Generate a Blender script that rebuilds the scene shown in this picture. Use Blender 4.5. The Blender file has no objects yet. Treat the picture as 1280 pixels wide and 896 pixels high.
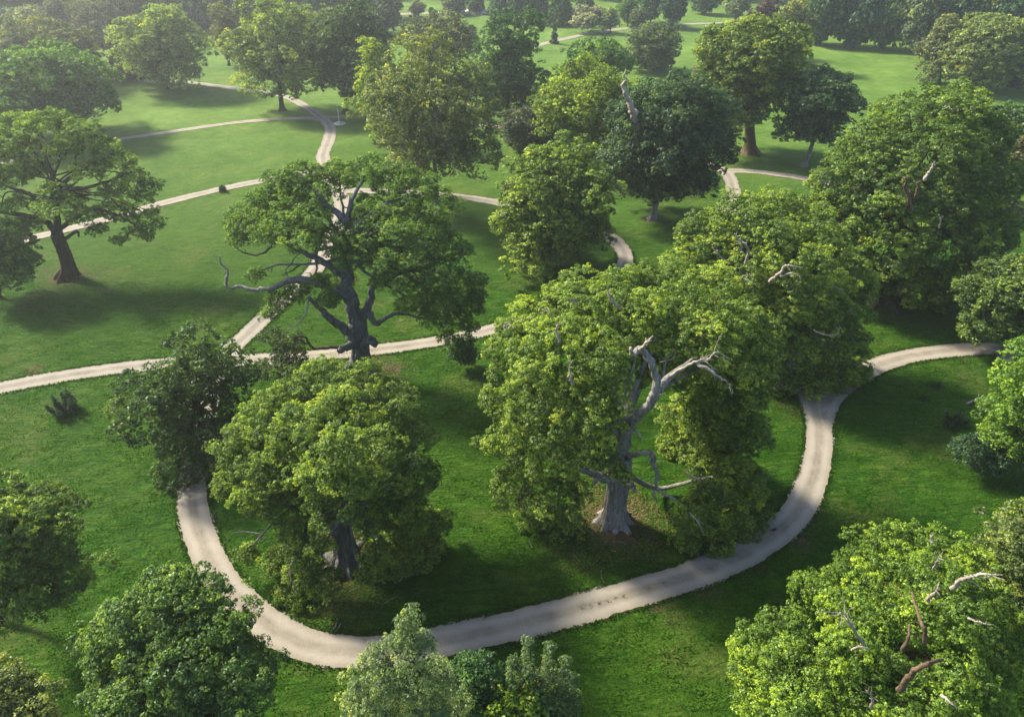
import bpy, math
import numpy as np
R = math.radians
# ---------------------------------------------------------------- camera model (photo 1280x896)
H, TH, FP, CX, CY = 46.0, R(34.5), 865.0, 640.0, 448.0
ST, CT = math.sin(TH), math.cos(TH)
rng = np.random.default_rng(7)

def hgt(x, y):
    return (0.30*np.sin(x/19.0+1.0)*np.sin(y/27.0+.4) + 0.18*np.sin(x/11.0-y/14.0) + 0.5*np.sin(x/70.0)*np.sin(y/90.0+1))

def ray(px, py):
    u, v = (px-CX)/FP, (py-CY)/FP
    return np.array([u, CT - v*ST, -ST - v*CT])

def ground(px, py):
    d = ray(px, py); z = 0.0
    for _ in range(5):
        t = (H - z)/-d[2]; p = d*t; z = float(hgt(p[0], p[1]))
    return np.array([p[0], p[1], z])

def at(px, py, Y):
    d = ray(px, py); t = Y/d[1]
    return np.array([d[0]*t, Y, H + d[2]*t])

def depth(p): return p[1]*CT + (H-p[2])*ST

# ---------------------------------------------------------------- scene, world, sun
sc = bpy.context.scene
COL = sc.collection
w = bpy.data.worlds.new("World"); sc.world = w; w.use_nodes = True
nt = w.node_tree; bg = nt.nodes['Background']
SUN_EL, SUN_AZ = R(40), R(-60)      # azimuth measured from +Y towards +X
sky = nt.nodes.new('ShaderNodeTexSky'); sky.sky_type = 'NISHITA'; sky.sun_disc = False
sky.sun_elevation = SUN_EL; sky.sun_rotation = SUN_AZ; sky.dust_density = 2.0
nt.links.new(sky.outputs[0], bg.inputs[0]); bg.inputs[1].default_value = 0.12
sl = bpy.data.lights.new('sun', 'SUN'); sl.energy = 5.0; sl.angle = R(9); sl.color = (1, .89, .69)
so = bpy.data.objects.new('sun', sl); COL.objects.link(so)
sd = np.array([math.sin(SUN_AZ)*math.cos(SUN_EL), math.cos(SUN_AZ)*math.cos(SUN_EL), math.sin(SUN_EL)])
from mathutils import Vector
so.rotation_euler = Vector(sd).to_track_quat('Z', 'Y').to_euler(); so.location = (-60, 60, 120)
cam = bpy.data.cameras.new('camera'); co = bpy.data.objects.new('camera', cam); COL.objects.link(co)
co.location = (0, 0, H); co.rotation_euler = (math.pi/2 - TH, 0, 0)
cam.sensor_width = 36; cam.lens = 36*FP/1280; cam.clip_end = 5000; cam.clip_start = .5
sc.camera = co
sc.view_settings.view_transform = 'Standard'; sc.view_settings.look = 'None'
sc.view_settings.exposure = 1.68; sc.view_settings.gamma = 1
cy = sc.cycles
cy.max_bounces = 5; cy.diffuse_bounces = 3; cy.glossy_bounces = 1; cy.transmission_bounces = 3; cy.volume_bounces = 1
cy.use_denoising = True; cy.caustics_reflective = False; cy.caustics_refractive = False
cy.sample_clamp_indirect = 4

# ---------------------------------------------------------------- materials
class NT:
    def __init__(s, name):
        s.m = bpy.data.materials.new(name); s.m.use_nodes = True; s.t = s.m.node_tree; s.t.nodes.clear()
        s.out = s.t.nodes.new('ShaderNodeOutputMaterial')
    def n(s, typ, ins=None, **kw):
        nd = s.t.nodes.new('ShaderNode'+typ)
        for k, v in kw.items(): setattr(nd, k, v)
        for k, v in (ins or {}).items():
            if hasattr(v, 'is_output'): s.t.links.new(v, nd.inputs[k])
            elif hasattr(v, 'outputs'): s.t.links.new(v.outputs[0], nd.inputs[k])
            else: nd.inputs[k].default_value = v
        return nd
    def noise(s, scale, detail=4, rough=.55, vec=None, dist=0):
        i = {'Scale': scale, 'Detail': detail, 'Roughness': rough, 'Distortion': dist}
        if vec is not None: i['Vector'] = vec
        return s.n('TexNoise', i)
    def ramp(s, fac, stops):
        nd = s.n('ValToRGB', {'Fac': fac}); cr = nd.color_ramp
        while len(cr.elements) < len(stops): cr.elements.new(.5)
        for e, (p, c) in zip(cr.elements, stops):
            e.position = p; e.color = (*c, 1) if hasattr(c, '__len__') else (c, c, c, 1)
        return nd
    def mix(s, fac, a, b, blend='MIX'):
        nd = s.t.nodes.new('ShaderNodeMix'); nd.data_type = 'RGBA'; nd.blend_type = blend
        for k, v in ((0, fac), (6, a), (7, b)):
            if hasattr(v, 'is_output'): s.t.links.new(v, nd.inputs[k])
            elif hasattr(v, 'outputs'): s.t.links.new(v.outputs[0], nd.inputs[k])
            else: nd.inputs[k].default_value = (*v, 1) if hasattr(v, '__len__') and len(v) == 3 else v
        return nd.outputs[2]
    def math(s, op, a, b=0.0):
        nd = s.n('Math', operation=op)
        for k, v in ((0, a), (1, b)):
            if hasattr(v, 'is_output'): s.t.links.new(v, nd.inputs[k])
            elif hasattr(v, 'outputs'): s.t.links.new(v.outputs[0], nd.inputs[k])
            else: nd.inputs[k].default_value = v
        return nd.outputs[0]
    def bsdf(s, col, rough=.8, bump=None, bs=.5, bd=.05, spec=.2):
        i = {'Roughness': rough, 'Specular IOR Level': spec}
        i['Base Color'] = col if not isinstance(col, tuple) else (*col, 1)
        if bump is not None:
            i['Normal'] = s.n('Bump', {'Height': bump, 'Strength': bs, 'Distance': bd}).outputs[0]
        b = s.n('BsdfPrincipled', i); s.t.links.new(b.outputs[0], s.out.inputs[0]); return b

def mat_grass():
    s = NT('meadow_grass'); pos = s.n('NewGeometry').outputs['Position']
    big = s.noise(.035, 3, .5, pos); mid = s.noise(.17, 5, .68, pos, 1.2)
    mp = s.n('Mapping', {'Vector': pos, 'Rotation': (0, 0, R(12)), 'Scale': (.5, 1.7, 1)})
    streak = s.noise(.9, 5, .65, mp.outputs[0], 1.2)
    fine = s.noise(5.0, 4, .7, pos)
    c1 = s.ramp(mid, [(.3, (.010, .048, .003)), (.5, (.021, .082, .004)), (.7, (.052, .118, .007))])  # grass base darkened: shade near the camera put into the colour
    c2 = s.ramp(big, [(.35, (.012, .064, .005)), (.65, (.056, .112, .005))])
    c = s.mix(.45, c1, c2)
    c = s.mix(s.ramp(streak, [(.38, 0), (.66, .7)]), c, (.075, .150, .014))
    c = s.mix(s.ramp(fine, [(.34, .75), (.62, 0)]), c, (.012, .040, .004))
    dry = s.math('MULTIPLY', s.ramp(s.noise(.11, 5, .7, pos), [(.52, 0), (.70, .6)]), s.ramp(s.noise(1.7, 3, .6, pos), [(.3, .2), (.6, 1)]))
    c = s.mix(dry, c, (.115, .125, .035))
    yy = s.n('SeparateXYZ', {0: pos}).outputs['Y']
    lawn = s.math('MULTIPLY', s.ramp(s.math('DIVIDE', yy, 400.0), [(.22, 0), (.42, 1)]), s.ramp(s.noise(.05, 4, .6, pos), [(.3, .35), (.65, .85)]))  # far grass paler: brightness of sun and haze put into the colour
    c = s.mix(lawn, c, s.ramp(mid, [(.3, (.085, .190, .030)), (.7, (.180, .270, .055))]))
    wear = s.n('Attribute', attribute_name='wear').outputs['Fac']
    wn = s.math('ADD', wear, s.math('MULTIPLY', s.math('SUBTRACT', s.noise(1.6, 5, .7, pos), .5), 1.3))
    dirt = s.ramp(s.noise(4, 4, .6, pos), [(.3, (.055, .040, .022)), (.7, (.13, .10, .06))])
    c = s.mix(s.ramp(wn, [(.36, 0), (.62, .9)]), c, dirt)
    h = s.math('ADD', s.math('MULTIPLY', streak, .8), s.math('MULTIPLY', s.noise(3.2, 5, .7, pos, .6), .4))
    s.bsdf(c, .85, h, 1.0, 1.5, .05); return s.m

def mat_path():
    s = NT('gravel_path'); pos = s.n('NewGeometry').outputs['Position']
    e = s.n('Attribute', attribute_name='edge').outputs['Fac']
    base = s.ramp(s.noise(.5, 5, .6, pos), [(.3, (.112, .102, .085)), (.7, (.20, .184, .156))])
    g = s.ramp(s.noise(13, 3, .8, pos), [(.3, .62), (.7, 1.2)])
    c = s.mix(1.0, base, g, 'MULTIPLY')
    tr = s.math('ADD', e, s.math('MULTIPLY', s.math('SUBTRACT', s.noise(1.1, 4, .65, pos), .5), .6))
    c = s.mix(s.ramp(tr, [(.70, 0), (.98, .7)]), c, (.12, .095, .06))
    c = s.mix(s.ramp(tr, [(.02, .4), (.16, 0)]), c, (.17, .145, .105))
    lk = s.ramp(e, [(.15, 0), (.45, .6)]); c = s.mix(lk, c, (.235, .217, .185)); c = s.mix(s.ramp(e, [(.62, 0), (.85, .5)]), c, (.145, .128, .10))
    s.bsdf(c, .92, s.noise(9, 5, .8, pos), .8, .06, .15); return s.m

def mat_leaf():
    s = NT('tree_leaves')
    oc = s.n('ObjectInfo').outputs['Color']
    t = s.n('Attribute', attribute_name='tint').outputs['Fac']
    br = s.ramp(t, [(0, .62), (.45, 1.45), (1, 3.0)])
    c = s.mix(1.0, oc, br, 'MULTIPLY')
    c = s.mix(s.ramp(t, [(.42, 0), (.95, .75)]), c, s.mix(1.0, c, (1.75, 1.15, .5), 'MULTIPLY'))  # high-tint leaves brighter and yellower: sun highlights put into their colour
    d = s.n('BsdfDiffuse', {'Color': c})
    tc = s.mix(1.0, c, (1.35, 1.45, .45), 'MULTIPLY')
    tl = s.n('BsdfTranslucent', {'Color': tc})
    g = s.n('BsdfGlossy', {'Color': (.7, .8, .75, 1), 'Roughness': .5})
    m1 = s.n('MixShader', {0: .42, 1: d.outputs[0], 2: tl.outputs[0]})
    m2 = s.n('MixShader', {0: .022, 1: m1.outputs[0], 2: g.outputs[0]})
    s.t.links.new(m2.outputs[0], s.out.inputs[0]); return s.m

def mat_bark(name, dark, light, moss=.3):
    s = NT(name); pos = s.n('NewGeometry').outputs['Position']
    mp = s.n('Mapping', {'Vector': pos, 'Scale': (1.6, 1.6, .35)})
    n1 = s.noise(2.2, 6, .7, mp.outputs[0], .8)
    c = s.ramp(n1, [(.32, dark), (.68, light)])
    mo = s.math('MULTIPLY', s.ramp(s.noise(.9, 4, .6, pos), [(.45, 0), (.65, 1)]), moss)
    c = s.mix(mo, c, (.05, .06, .018))
    s.bsdf(c, .9, n1, 1.0, .25, .1); return s.m

def mat_plain(name, a, b, scale=3, rough=.8, bump=.3):
    s = NT(name); pos = s.n('NewGeometry').outputs['Position']
    n1 = s.noise(scale, 5, .6, pos)
    s.bsdf(s.ramp(n1, [(.3, a), (.7, b)]).outputs[0], rough, n1, bump, .05); return s.m

M = dict(grass=mat_grass(), path=mat_path(), leaf=mat_leaf(),
         bark=mat_bark('dark_bark', (.022, .017, .012), (.075, .060, .045)),
         grey=mat_bark('grey_oak_bark', (.07, .068, .066), (.30, .285, .265), .35),
         pale=mat_bark('bleached_dead_wood', (.15, .125, .10), (.40, .36, .31), .1),
         blue=mat_bark('blue_grey_bark', (.035, .038, .042), (.16, .165, .17), .4),  # darker, bluer oak bark: shade on the boles put into the colour
         litter=mat_plain('fallen_leaves', (.05, .032, .016), (.16, .11, .05), 9),
         red=mat_bark('reddish_bark', (.05, .036, .025), (.16, .11, .075), .1),
         stone=mat_plain('pale_stone', (.25, .24, .22), (.5, .48, .45)),
         metal=mat_plain('grey_painted_metal', (.30, .32, .32), (.45, .47, .46), 3, .5),
         rock=mat_plain('dark_rock', (.05, .05, .045), (.16, .155, .14)),
         feather=mat_plain('black_feather', (.01, .01, .012), (.03, .03, .035)))

# ---------------------------------------------------------------- mesh building
class Buf:
    def __init__(s): s.v = []; s.q = []; s.n = 0
    def add(s, v, q):
        s.v.append(np.asarray(v, float)); s.q.append(np.asarray(q, int) + s.n); s.n += len(v)
    def mesh(s, name, origin=(0, 0, 0), smooth=True, attrs=None):
        v = np.concatenate(s.v) - np.asarray(origin); q = np.concatenate(s.q)
        return raw_mesh(name, v, q, smooth, attrs)

def raw_mesh(name, v, q, smooth=False, attrs=None, tri=None):
    me = bpy.data.meshes.new(name)
    k = q.shape[1]; nf = len(q)
    me.vertices.add(len(v)); me.vertices.foreach_set('co', v.astype(np.float32).ravel())
    me.loops.add(nf*k); me.loops.foreach_set('vertex_index', q.astype(np.int32).ravel())
    me.polygons.add(nf); me.polygons.foreach_set('loop_start', np.arange(0, nf*k, k, dtype=np.int32))
    if smooth: me.polygons.foreach_set('use_smooth', np.ones(nf, bool))
    for (an, dom, arr) in (attrs or []):
        a = me.attributes.new(an, 'FLOAT', dom); a.data.foreach_set('value', arr.astype(np.float32))
    me.update(calc_edges=True)
    return me

def link(name, me, mat, parent=None, color=None):
    o = bpy.data.objects.new(name, me); COL.objects.link(o)
    if mat is not None and not me.materials: me.materials.append(mat)
    if parent is not None: o.parent = parent
    if color is not None: o.color = (*color, 1)
    return o

def tag(o, label=None, cat=None, group=None, kind=None):
    if label: o['label'] = label
    if cat: o['category'] = cat
    if group: o['group'] = group
    if kind: o['kind'] = kind
    return o

def empty(name, loc):
    o = bpy.data.objects.new(name, None); o.location = loc; o.empty_display_size = .3; COL.objects.link(o); return o

def spline(P, sub=5):
    P = np.asarray(P, float)
    if len(P) < 3: return np.array([P[0]+(P[-1]-P[0])*t for t in np.linspace(0, 1, sub+1)])
    E = np.vstack([2*P[0]-P[1], P, 2*P[-1]-P[-2]]); out = []
    for i in range(1, len(E)-2):
        p0, p1, p2, p3 = E[i-1:i+3]
        for t in np.arange(sub)/sub:
            out.append(.5*((2*p1)+(-p0+p2)*t+(2*p0-5*p1+4*p2-p3)*t*t+(-p0+3*p1-3*p2+p3)*t**3))
    out.append(P[-1]); return np.array(out)

def tube(buf, pts, rad, n=8, wig=.0, flute=0., nf=5, seed=0, flare=None):
    r = np.random.default_rng(seed); pts = np.asarray(pts, float).copy(); m = len(pts)
    rad = np.asarray(rad, float)*np.ones(m)
    if wig: pts[1:-1] += r.normal(0, 1, (m-2, 3))*rad[1:-1, None]*wig
    t = np.gradient(pts, axis=0); t /= np.linalg.norm(t, axis=1)[:, None]+1e-9
    u = np.cross(t[0], [1, 0, 0]) if abs(t[0][0]) < .8 else np.cross(t[0], [0, 1, 0])
    V = []; ang = np.arange(n)*2*math.pi/n; ph = r.uniform(0, 6.28, 3)
    for i in range(m):
        u = u - t[i]*np.dot(u, t[i]); u /= np.linalg.norm(u)+1e-9; b = np.cross(t[i], u)
        rr = rad[i]*(1+flute*(.6*np.sin(nf*ang+ph[0])+.4*np.sin((nf*2+1)*ang+ph[1])))
        if flare is not None and flare[i] > 0:
            rr = rr*(1+flare[i]*np.clip(np.sin(nf*ang+ph[2])+.35*np.sin(3*ang+ph[1]), -.25, 1.2))
        V.append(pts[i]+np.cos(ang)[:, None]*rr[:, None]*u+np.sin(ang)[:, None]*rr[:, None]*b)
    V.append(pts[-1:]+t[-1]*rad[-1]*.5)
    V = np.concatenate(V); i, j = np.meshgrid(np.arange(m-1), np.arange(n), indexing='ij'); i = i.ravel(); j = j.ravel()
    q = np.stack([i*n+j, i*n+(j+1) % n, (i+1)*n+(j+1) % n, (i+1)*n+j], 1)
    jj = np.arange(0, n, 2); cap = np.stack([(m-1)*n+jj, (m-1)*n+(jj+1) % n, (m-1)*n+(jj+2) % n, np.full(len(jj), m*n)], 1)
    buf.add(V, np.vstack([q, cap]))

# ---------------------------------------------------------------- foliage
def unit(v): return v/(np.linalg.norm(v, axis=1)[:, None]+1e-9)

def leaf_quads(c, n, s, r, slim=.55):
    N = len(c); a = r.normal(0, 1, (N, 3)); t = unit(a - n*(a*n).sum(1)[:, None]); b = np.cross(n, t)
    s = s[:, None]; f = n*s*r.uniform(-.05, .45, (N, 1)); w = r.uniform(.75, 1.2, (N, 1))*slim
    V = np.stack([c+t*s, c+b*s*w+f, c-t*s*.9, c-b*s*w+f], 1).reshape(-1, 3)
    return V, np.arange(N*4).reshape(-1, 4)

def crown_mesh(name, lobes, leaf, cover, seed, origin=(0, 0, 0), clump=.36, flat=.75, droop=0., inner=.07, cmax=1.5, cmin=.35, tuft=.35, ragged=.22, slim=.55, air=0., maxleaf=260000):
    """lobes: rows x,y,z,rx,ry,rz. Every lobe is covered in leaf clumps, every clump in single leaf faces."""
    r = np.random.default_rng(seed); L = np.asarray(lobes, float)
    CC, CR, CT_ = [], [], []
    for k, (x, y, z, a, b, c) in enumerate(L):
        m = (a*b*c)**(1/3); rc0 = min(max(m*clump, cmin), cmax)
        N = int(max(8, 3.0*m*m/rc0**2)); N = int(N*1.9)
        i = np.arange(N)+r.uniform(0, 1); zz = 1-2*i/N*.86; zz = np.clip(zz, -1, 1); ph = i*2.39996+r.uniform(0, 6)
        q = np.sqrt(1-zz**2); d = np.stack([np.cos(ph)*q, np.sin(ph)*q, zz], 1)+r.normal(0, .16, (N, 3)); d = unit(d)
        rad = r.uniform(.72, 1.12, N)+ r.normal(0, ragged, N)*.5
        p = np.array([x, y, z])+d*np.array([a, b, c])*rad[:, None]
        keep = np.ones(N, bool)
        for kk in range(len(L)):
            if kk != k:
                e = (((p-L[kk, :3])/L[kk, 3:])**2).sum(1); keep &= (e > .45)
        keep &= r.uniform(0, 1, N) > air
        p, d = p[keep], d[keep]
        CC.append(np.hstack([p, d])); CR.append(rc0*r.uniform(.55, 1.35, len(p)))
        CT_.append(np.clip(r.normal(.42, .16, len(p))+r.normal(0, .06), 0, 1))
    C = np.concatenate(CC); rc = np.concatenate(CR); ct = np.concatenate(CT_); d = C[:, 3:]; C = C[:, :3]
    gz = hgt(C[:, 0], C[:, 1]); C[:, 2] = np.maximum(C[:, 2], gz+rc*.5)
    ax = unit(d*.9+np.array([0, 0, .75-droop]))
    nl = np.maximum(10, (cover*4.2*rc*rc/(1.1*leaf*leaf)).astype(int))
    tot = nl.sum()
    if tot > maxleaf:
        f = maxleaf/tot; nl = np.maximum(8, (nl*f).astype(int)); leaf *= f**-.5
    ix = np.repeat(np.arange(len(C)), nl); N = len(ix)
    # every clump carries smaller sprays, the leaves sit on the sprays
    K = 22; sd_ = unit(r.normal(0, 1, (len(C)*K, 3))).reshape(len(C), K, 3); dd = (sd_*ax[:, None]).sum(2); sd_[dd < -.1] *= -1
    sr = r.uniform(.13, .33, (len(C), K)); so_ = r.uniform(.42, 1.08, (len(C), K)); st_ = r.normal(0, .09, (len(C), K))
    jx = r.integers(0, K, N); s0 = sd_[ix, jx]; s1 = sr[ix, jx]
    v = unit(r.normal(0, 1, (N, 3))); dv = (v*unit(s0+ax[ix]*.6+np.array([0, 0, .4]))).sum(1); v[dv < -.2] *= -1
    vr = s1*r.uniform(.55, 1.05, N)
    P = s0*so_[ix, jx][:, None]+v*vr[:, None]*np.array([1.25, 1.25, .75]); rr = np.linalg.norm(P, axis=1)
    P = C[ix]+P*rc[ix][:, None]*np.array([1, 1, flat])
    P[:, 2] -= droop*rc[ix]*.7*((s0[:, :2]**2).sum(1))
    nn = unit(v*.9+s0*.25+np.array([0, 0, .3])+r.normal(0, .45, (N, 3)))
    t = np.clip(ct[ix]+st_[ix, jx]+r.normal(0, .10, N)+.40*(rr-.85), 0, 1)  # random leaf tone, plus painted light: lighter towards the clump's outside
    S = leaf*r.uniform(.65, 1.3, N)
    # inner leaves fill the lobe and close the holes
    Ni = int(N*inner/3)
    k = r.integers(0, len(L), Ni); pi = L[k, :3]+unit(r.normal(0, 1, (Ni, 3)))*L[k, 3:]*(r.uniform(.2, .85, Ni)**.6)[:, None]
    P = np.vstack([P, pi]); nn = np.vstack([nn, unit(r.normal(0, 1, (Ni, 3)))]); S = np.concatenate([S, leaf*r.uniform(1.4, 2.4, Ni)]); t = np.concatenate([t, r.uniform(.15, .45, Ni)])  # inner leaves darker: shade inside the crown put into their tint
    P[:, 2] = np.maximum(P[:, 2], hgt(P[:, 0], P[:, 1])+.03)
    V, Q = leaf_quads(P-np.asarray(origin), nn, S, r, slim)
    return raw_mesh(name, V, Q, False, [('tint', 'FACE', t)])

def limbs(buf, base, top, lobes, r0, seed, n=8, every=1, bend=.25, nend=.05):
    """limbs from the bole (base..top) to the lobes"""
    r = np.random.default_rng(seed)
    L = np.asarray(lobes)
    for k in range(0, len(L), every):
        c = L[k, :3]; s = r.uniform(.45, 1.0); st = base+(top-base)*s
        hd = np.linalg.norm(c-st)
        if hd < .5: continue
        m1 = st+(c-st)*.35+np.array([0, 0, hd*.08])+r.normal(0, bend*hd*.25, 3); m2 = st+(c-st)*.7+np.array([0, 0, hd*.06])+r.normal(0, bend*hd*.22, 3)
        e = c+(c-st)*.04
        pts = spline([st, m1, m2, e], 5); rr = np.linspace(r0*r.uniform(.35, .6), nend, len(pts))
        tube(buf, pts, rr, n, .3, seed=int(r.integers(1e6)))
        for q in range(3):
            i = int(len(pts)*r.uniform(.4, .85)); dv = unit(r.normal(0, 1, (1, 3))+np.array([[0, 0, .4]]))[0]*hd*r.uniform(.12, .24)
            pp = spline([pts[i], pts[i]+dv*.5+r.normal(0, .1*hd*.3, 3), pts[i]+dv], 3)
            tube(buf, pp, np.linspace(rr[i]*.7, nend*.6, len(pp)), 6, .3, seed=int(r.integers(1e6)))

def bole(buf, pts, r0, r1, seed, n=20, flare=.9, flute=.08, nf=6):
    p = spline(pts, 8); m = len(p); hh = np.linspace(0, 1, m)
    z = p[:, 2]-p[0, 2]; fl = flare*np.exp(-np.maximum(z, 0)/(r0*1.1))
    rad = r0+(r1-r0)*hh**.8; rad = rad*(1+.9*np.exp(-np.maximum(z, 0)/(r0*.8))*(flare > 0))
    p[0, 2] -= .3
    tube(buf, p, rad, n, .03, flute, nf, seed, fl)

def auto_lobes(c, rx, ry, rz, n, seed, rel=.40, jit=.18, style='round'):
    r = np.random.default_rng(seed); out = []
    if style == 'cone':
        for k in range(n):
            t = (k+.5)/n; z = c[2]-rz+2*rz*t; rad = rx*(1-t)**.8*.62; ang = k*2.4+r.uniform(0, .8)
            out.append([c[0]+math.cos(ang)*rad, c[1]+math.sin(ang)*rad, z, rx*(.50*(1-t)+.10), rx*(.50*(1-t)+.10), rz*.20])
        return out
    if style == 'layered':
        for k in range(n):
            t = (k+.5)/n; z = c[2]-rz*.9+1.8*rz*t; q = math.sqrt(max(.1, 1-(2*t-1)**2*.8)); ang = k*2.4+r.uniform(0, .8); rad = rx*.58*q*r.uniform(.6, 1.1)
            s = rx*rel*r.uniform(.85, 1.25)
            out.append([c[0]+math.cos(ang)*rad, c[1]+math.sin(ang)*rad*ry/rx, z, s*1.2, s*1.2, s*.38])
        return out
    for k in range(n):
        z = 1-2*(k+.5)/n; q = math.sqrt(1-z*z); ph = k*2.39996+r.uniform(0, .5)
        d = np.array([math.cos(ph)*q, math.sin(ph)*q, z])*(1-rel*.95)+r.normal(0, jit*.5, 3)
        s = rel*r.uniform(.75, 1.3)
        out.append([c[0]+d[0]*rx, c[1]+d[1]*ry, c[2]+d[2]*rz, s*rx, s*ry, s*min(rz, rx*1.25)*.9])
    out.append([c[0], c[1], c[2], rx*.55, ry*.55, rz*.55])
    return out

def fit(box, base):
    """ellipsoid (real metres) of a crown that spans the box when it stands at the base point"""
    l, t, rgt, b = box; g = ground(*base)
    c = at((l+rgt)/2, (t+b)/2, g[1]); d = depth(c)
    rx = (rgt-l)/2*d/FP; hh = (b-t)/2*d/FP
    al = math.atan2(H-c[2], math.hypot(c[0], c[1])); ry = rx*.9
    v = hh*hh-(ry*math.sin(al))**2
    rz = math.sqrt(max(v, 0))/math.cos(al)
    if rz < .5*rx:
        rz = .5*rx; ry = math.sqrt(max(hh*hh-(rz*math.cos(al))**2, (.4*rx)**2))/math.sin(al); ry = min(ry, rx)
    return g, c, rx, ry, rz, d

def px_lobes(spec, Y, flat=.8):
    out = []
    for (x, y, rp, dy) in spec:
        c = at(x, y, Y+dy); s = rp*depth(c)/FP; gz = float(hgt(c[0], c[1]))
        c[2] = max(c[2], gz+s*.5); out.append([*c, s, s*1.05, s*flat])
    return out

TREES = []
def finish(root, cm, tb, mat, color, cname='crown'):
    g = np.array(root.location)
    if tb is not None and tb.v: link('trunk', tb.mesh('trunk', g), mat, root)
    link(cname, cm, M['leaf'], root, color)

def tree(name, label, box, base, color, cat='tree', n=14, rel=.40, style='round', leafk=.00135, cover=1.1, bark='bark', seed=0, trunk=.03, group=None, air=0., maxleaf=60000, vis=None, fork=.45, **kw):
    g, c, rx, ry, rz, d = fit(box, base)
    q_ = np.random.default_rng(seed+900); k_ = .98 if base[1] < 300 else .93; rx *= k_; ry *= k_; rz *= k_
    kw.setdefault('flat', q_.uniform(.5, .85)); kw.setdefault('ragged', q_.uniform(.2, .45)); kw.setdefault('droop', q_.uniform(0, .4)); kw.setdefault('clump', q_.uniform(.30, .46)); jit = q_.uniform(.15, .38)
    root = empty(name, g); tag(root, label, cat, group)
    lob = auto_lobes(c, rx, ry, rz, n, seed+11, rel, jit, style=style)
    leaf = min(max(leafk*d, .09), .42)
    cm = crown_mesh('crown', lob, leaf, cover, seed+5, g, air=air, maxleaf=maxleaf, **kw)
    tb = None
    if trunk:
        tb = Buf(); hcr = max(c[2]-g[2], 1.0); r0 = trunk*(hcr+rz)
        top = np.array([c[0], c[1], c[2]])*.8+g*.2+np.array([0, 0, 0]); top[2] = g[2]+hcr*.9
        mid = g*.55+top*.45+np.random.default_rng(seed).normal(0, .25, 3)
        bole(tb, [g, mid, top], r0*.8, r0*.5, seed, 14, .45)
        if style != 'cone': limbs(tb, g*.6+top*.4, top, lob, r0*1.0, seed+3, 6, 1)
        else: tube(tb, spline([top, np.array([c[0], c[1], c[2]+rz*.75])], 6), np.linspace(r0*.5, .03, 7), 8, .1)
    finish(root, cm, tb, M[bark], color)
    return root

def branch(root, pts, r0, r1, mat='pale', name='dead_branch', seed=1, side=True):
    r0, r1 = r0*.72, r1*.6
    """pts: points in the photo with a distance offset from the tree: turned into metres once, here"""
    b = Buf(); g = np.array(root.location)
    P = spline([at(x, y, g[1]+dy) for (x, y, dy) in pts], 5); r = np.random.default_rng(seed)
    rr = np.linspace(r0, r1, len(P)); P[1:-1] += r.normal(0, 1, (len(P)-2, 3))*r0*.22; tube(b, P, rr, 9, .15, .12, 3, seed)
    if side:
        L = np.linalg.norm(P[-1]-P[0])
        for q in range(8):
            i = int(len(P)*r.uniform(.25, .97)); i = min(i, len(P)-2); dv = unit((P[i+1]-P[i])[None]*1.2/np.linalg.norm(P[i+1]-P[i])+r.normal(0, .6, (1, 3)))[0]*L*r.uniform(.08, .30)
            pp = spline([P[i], P[i]+dv*.5+r.normal(0, .05*L, 3)*.5, P[i]+dv], 3); tube(b, pp, np.linspace(rr[i]*.45, min(r1*.4, .015), len(pp)), 6, .3, seed=q)
    return link(name, b.mesh(name, g), M[mat], root)

# ---------------------------------------------------------------- paths (centre lines, metres) and ground
W0 = 3.0
PATHS = [   # pixel centre lines turned into ground metres, width
 ([(-60,498),(0,485),(80,470),(160,459),(250,452),(330,449),(400,444),(480,436),(560,424),(640,405),(700,385),(748,360),(777,337),(781,318),(765,298),(738,286),(690,270),(640,257),(590,248),(545,243),(490,240),(425,238)], 2.45),
 ([(392,140),(408,152),(413,168),(404,195),(410,220),(426,245),(424,275),(396,334),(365,365),(322,405),(283,445),(262,490),(252,540),(243,580),(240,620),(247,660),(270,715),(318,768),(375,803),(430,814),(490,812),(560,800),(640,782),(740,757),(830,730),(900,706),(952,680),(992,645),(1014,605),(1023,565),(1025,525),(1040,495),(1080,465),(1125,448),(1180,439),(1250,436),(1340,442)], 2.65),
 ([(1024,540),(1016,505),(1000,478),(975,440),(950,390),(928,330),(912,290),(912,258),(917,238),(907,216),(885,205),(850,198),(760,184),(690,170),(620,158),(540,152),(450,147),(405,147)], 2.5),
 ([(905,214),(935,214),(970,218),(1010,224),(1100,243),(1230,264),(1300,271),(1400,290)], 2.4),
 ([(408,150),(375,148),(300,153),(200,167),(125,178),(40,195),(-60,220)], 2.2),
 ([(405,150),(378,131),(350,119),(320,114),(240,104),(170,101),(120,100),(98,97),(60,95),(-40,92)], 2.4),
 ([(-60,320),(0,306),(60,293),(150,270),(190,258),(270,238),(350,222),(405,212)], 2.6),
 ([(640,66),(680,55),(710,48),(740,42),(790,35),(850,31),(905,29),(960,27)], 3.0),
 ([(1160,128),(1210,141),(1250,149),(1300,158)], 2.8),
 ([(1242,149),(1262,140),(1285,132)], 2.4),
 ([(430,24),(480,20),(505,18),(540,16.5),(590,15),(640,14)], 5.0),
]
pathobj = []
samples = []
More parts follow.
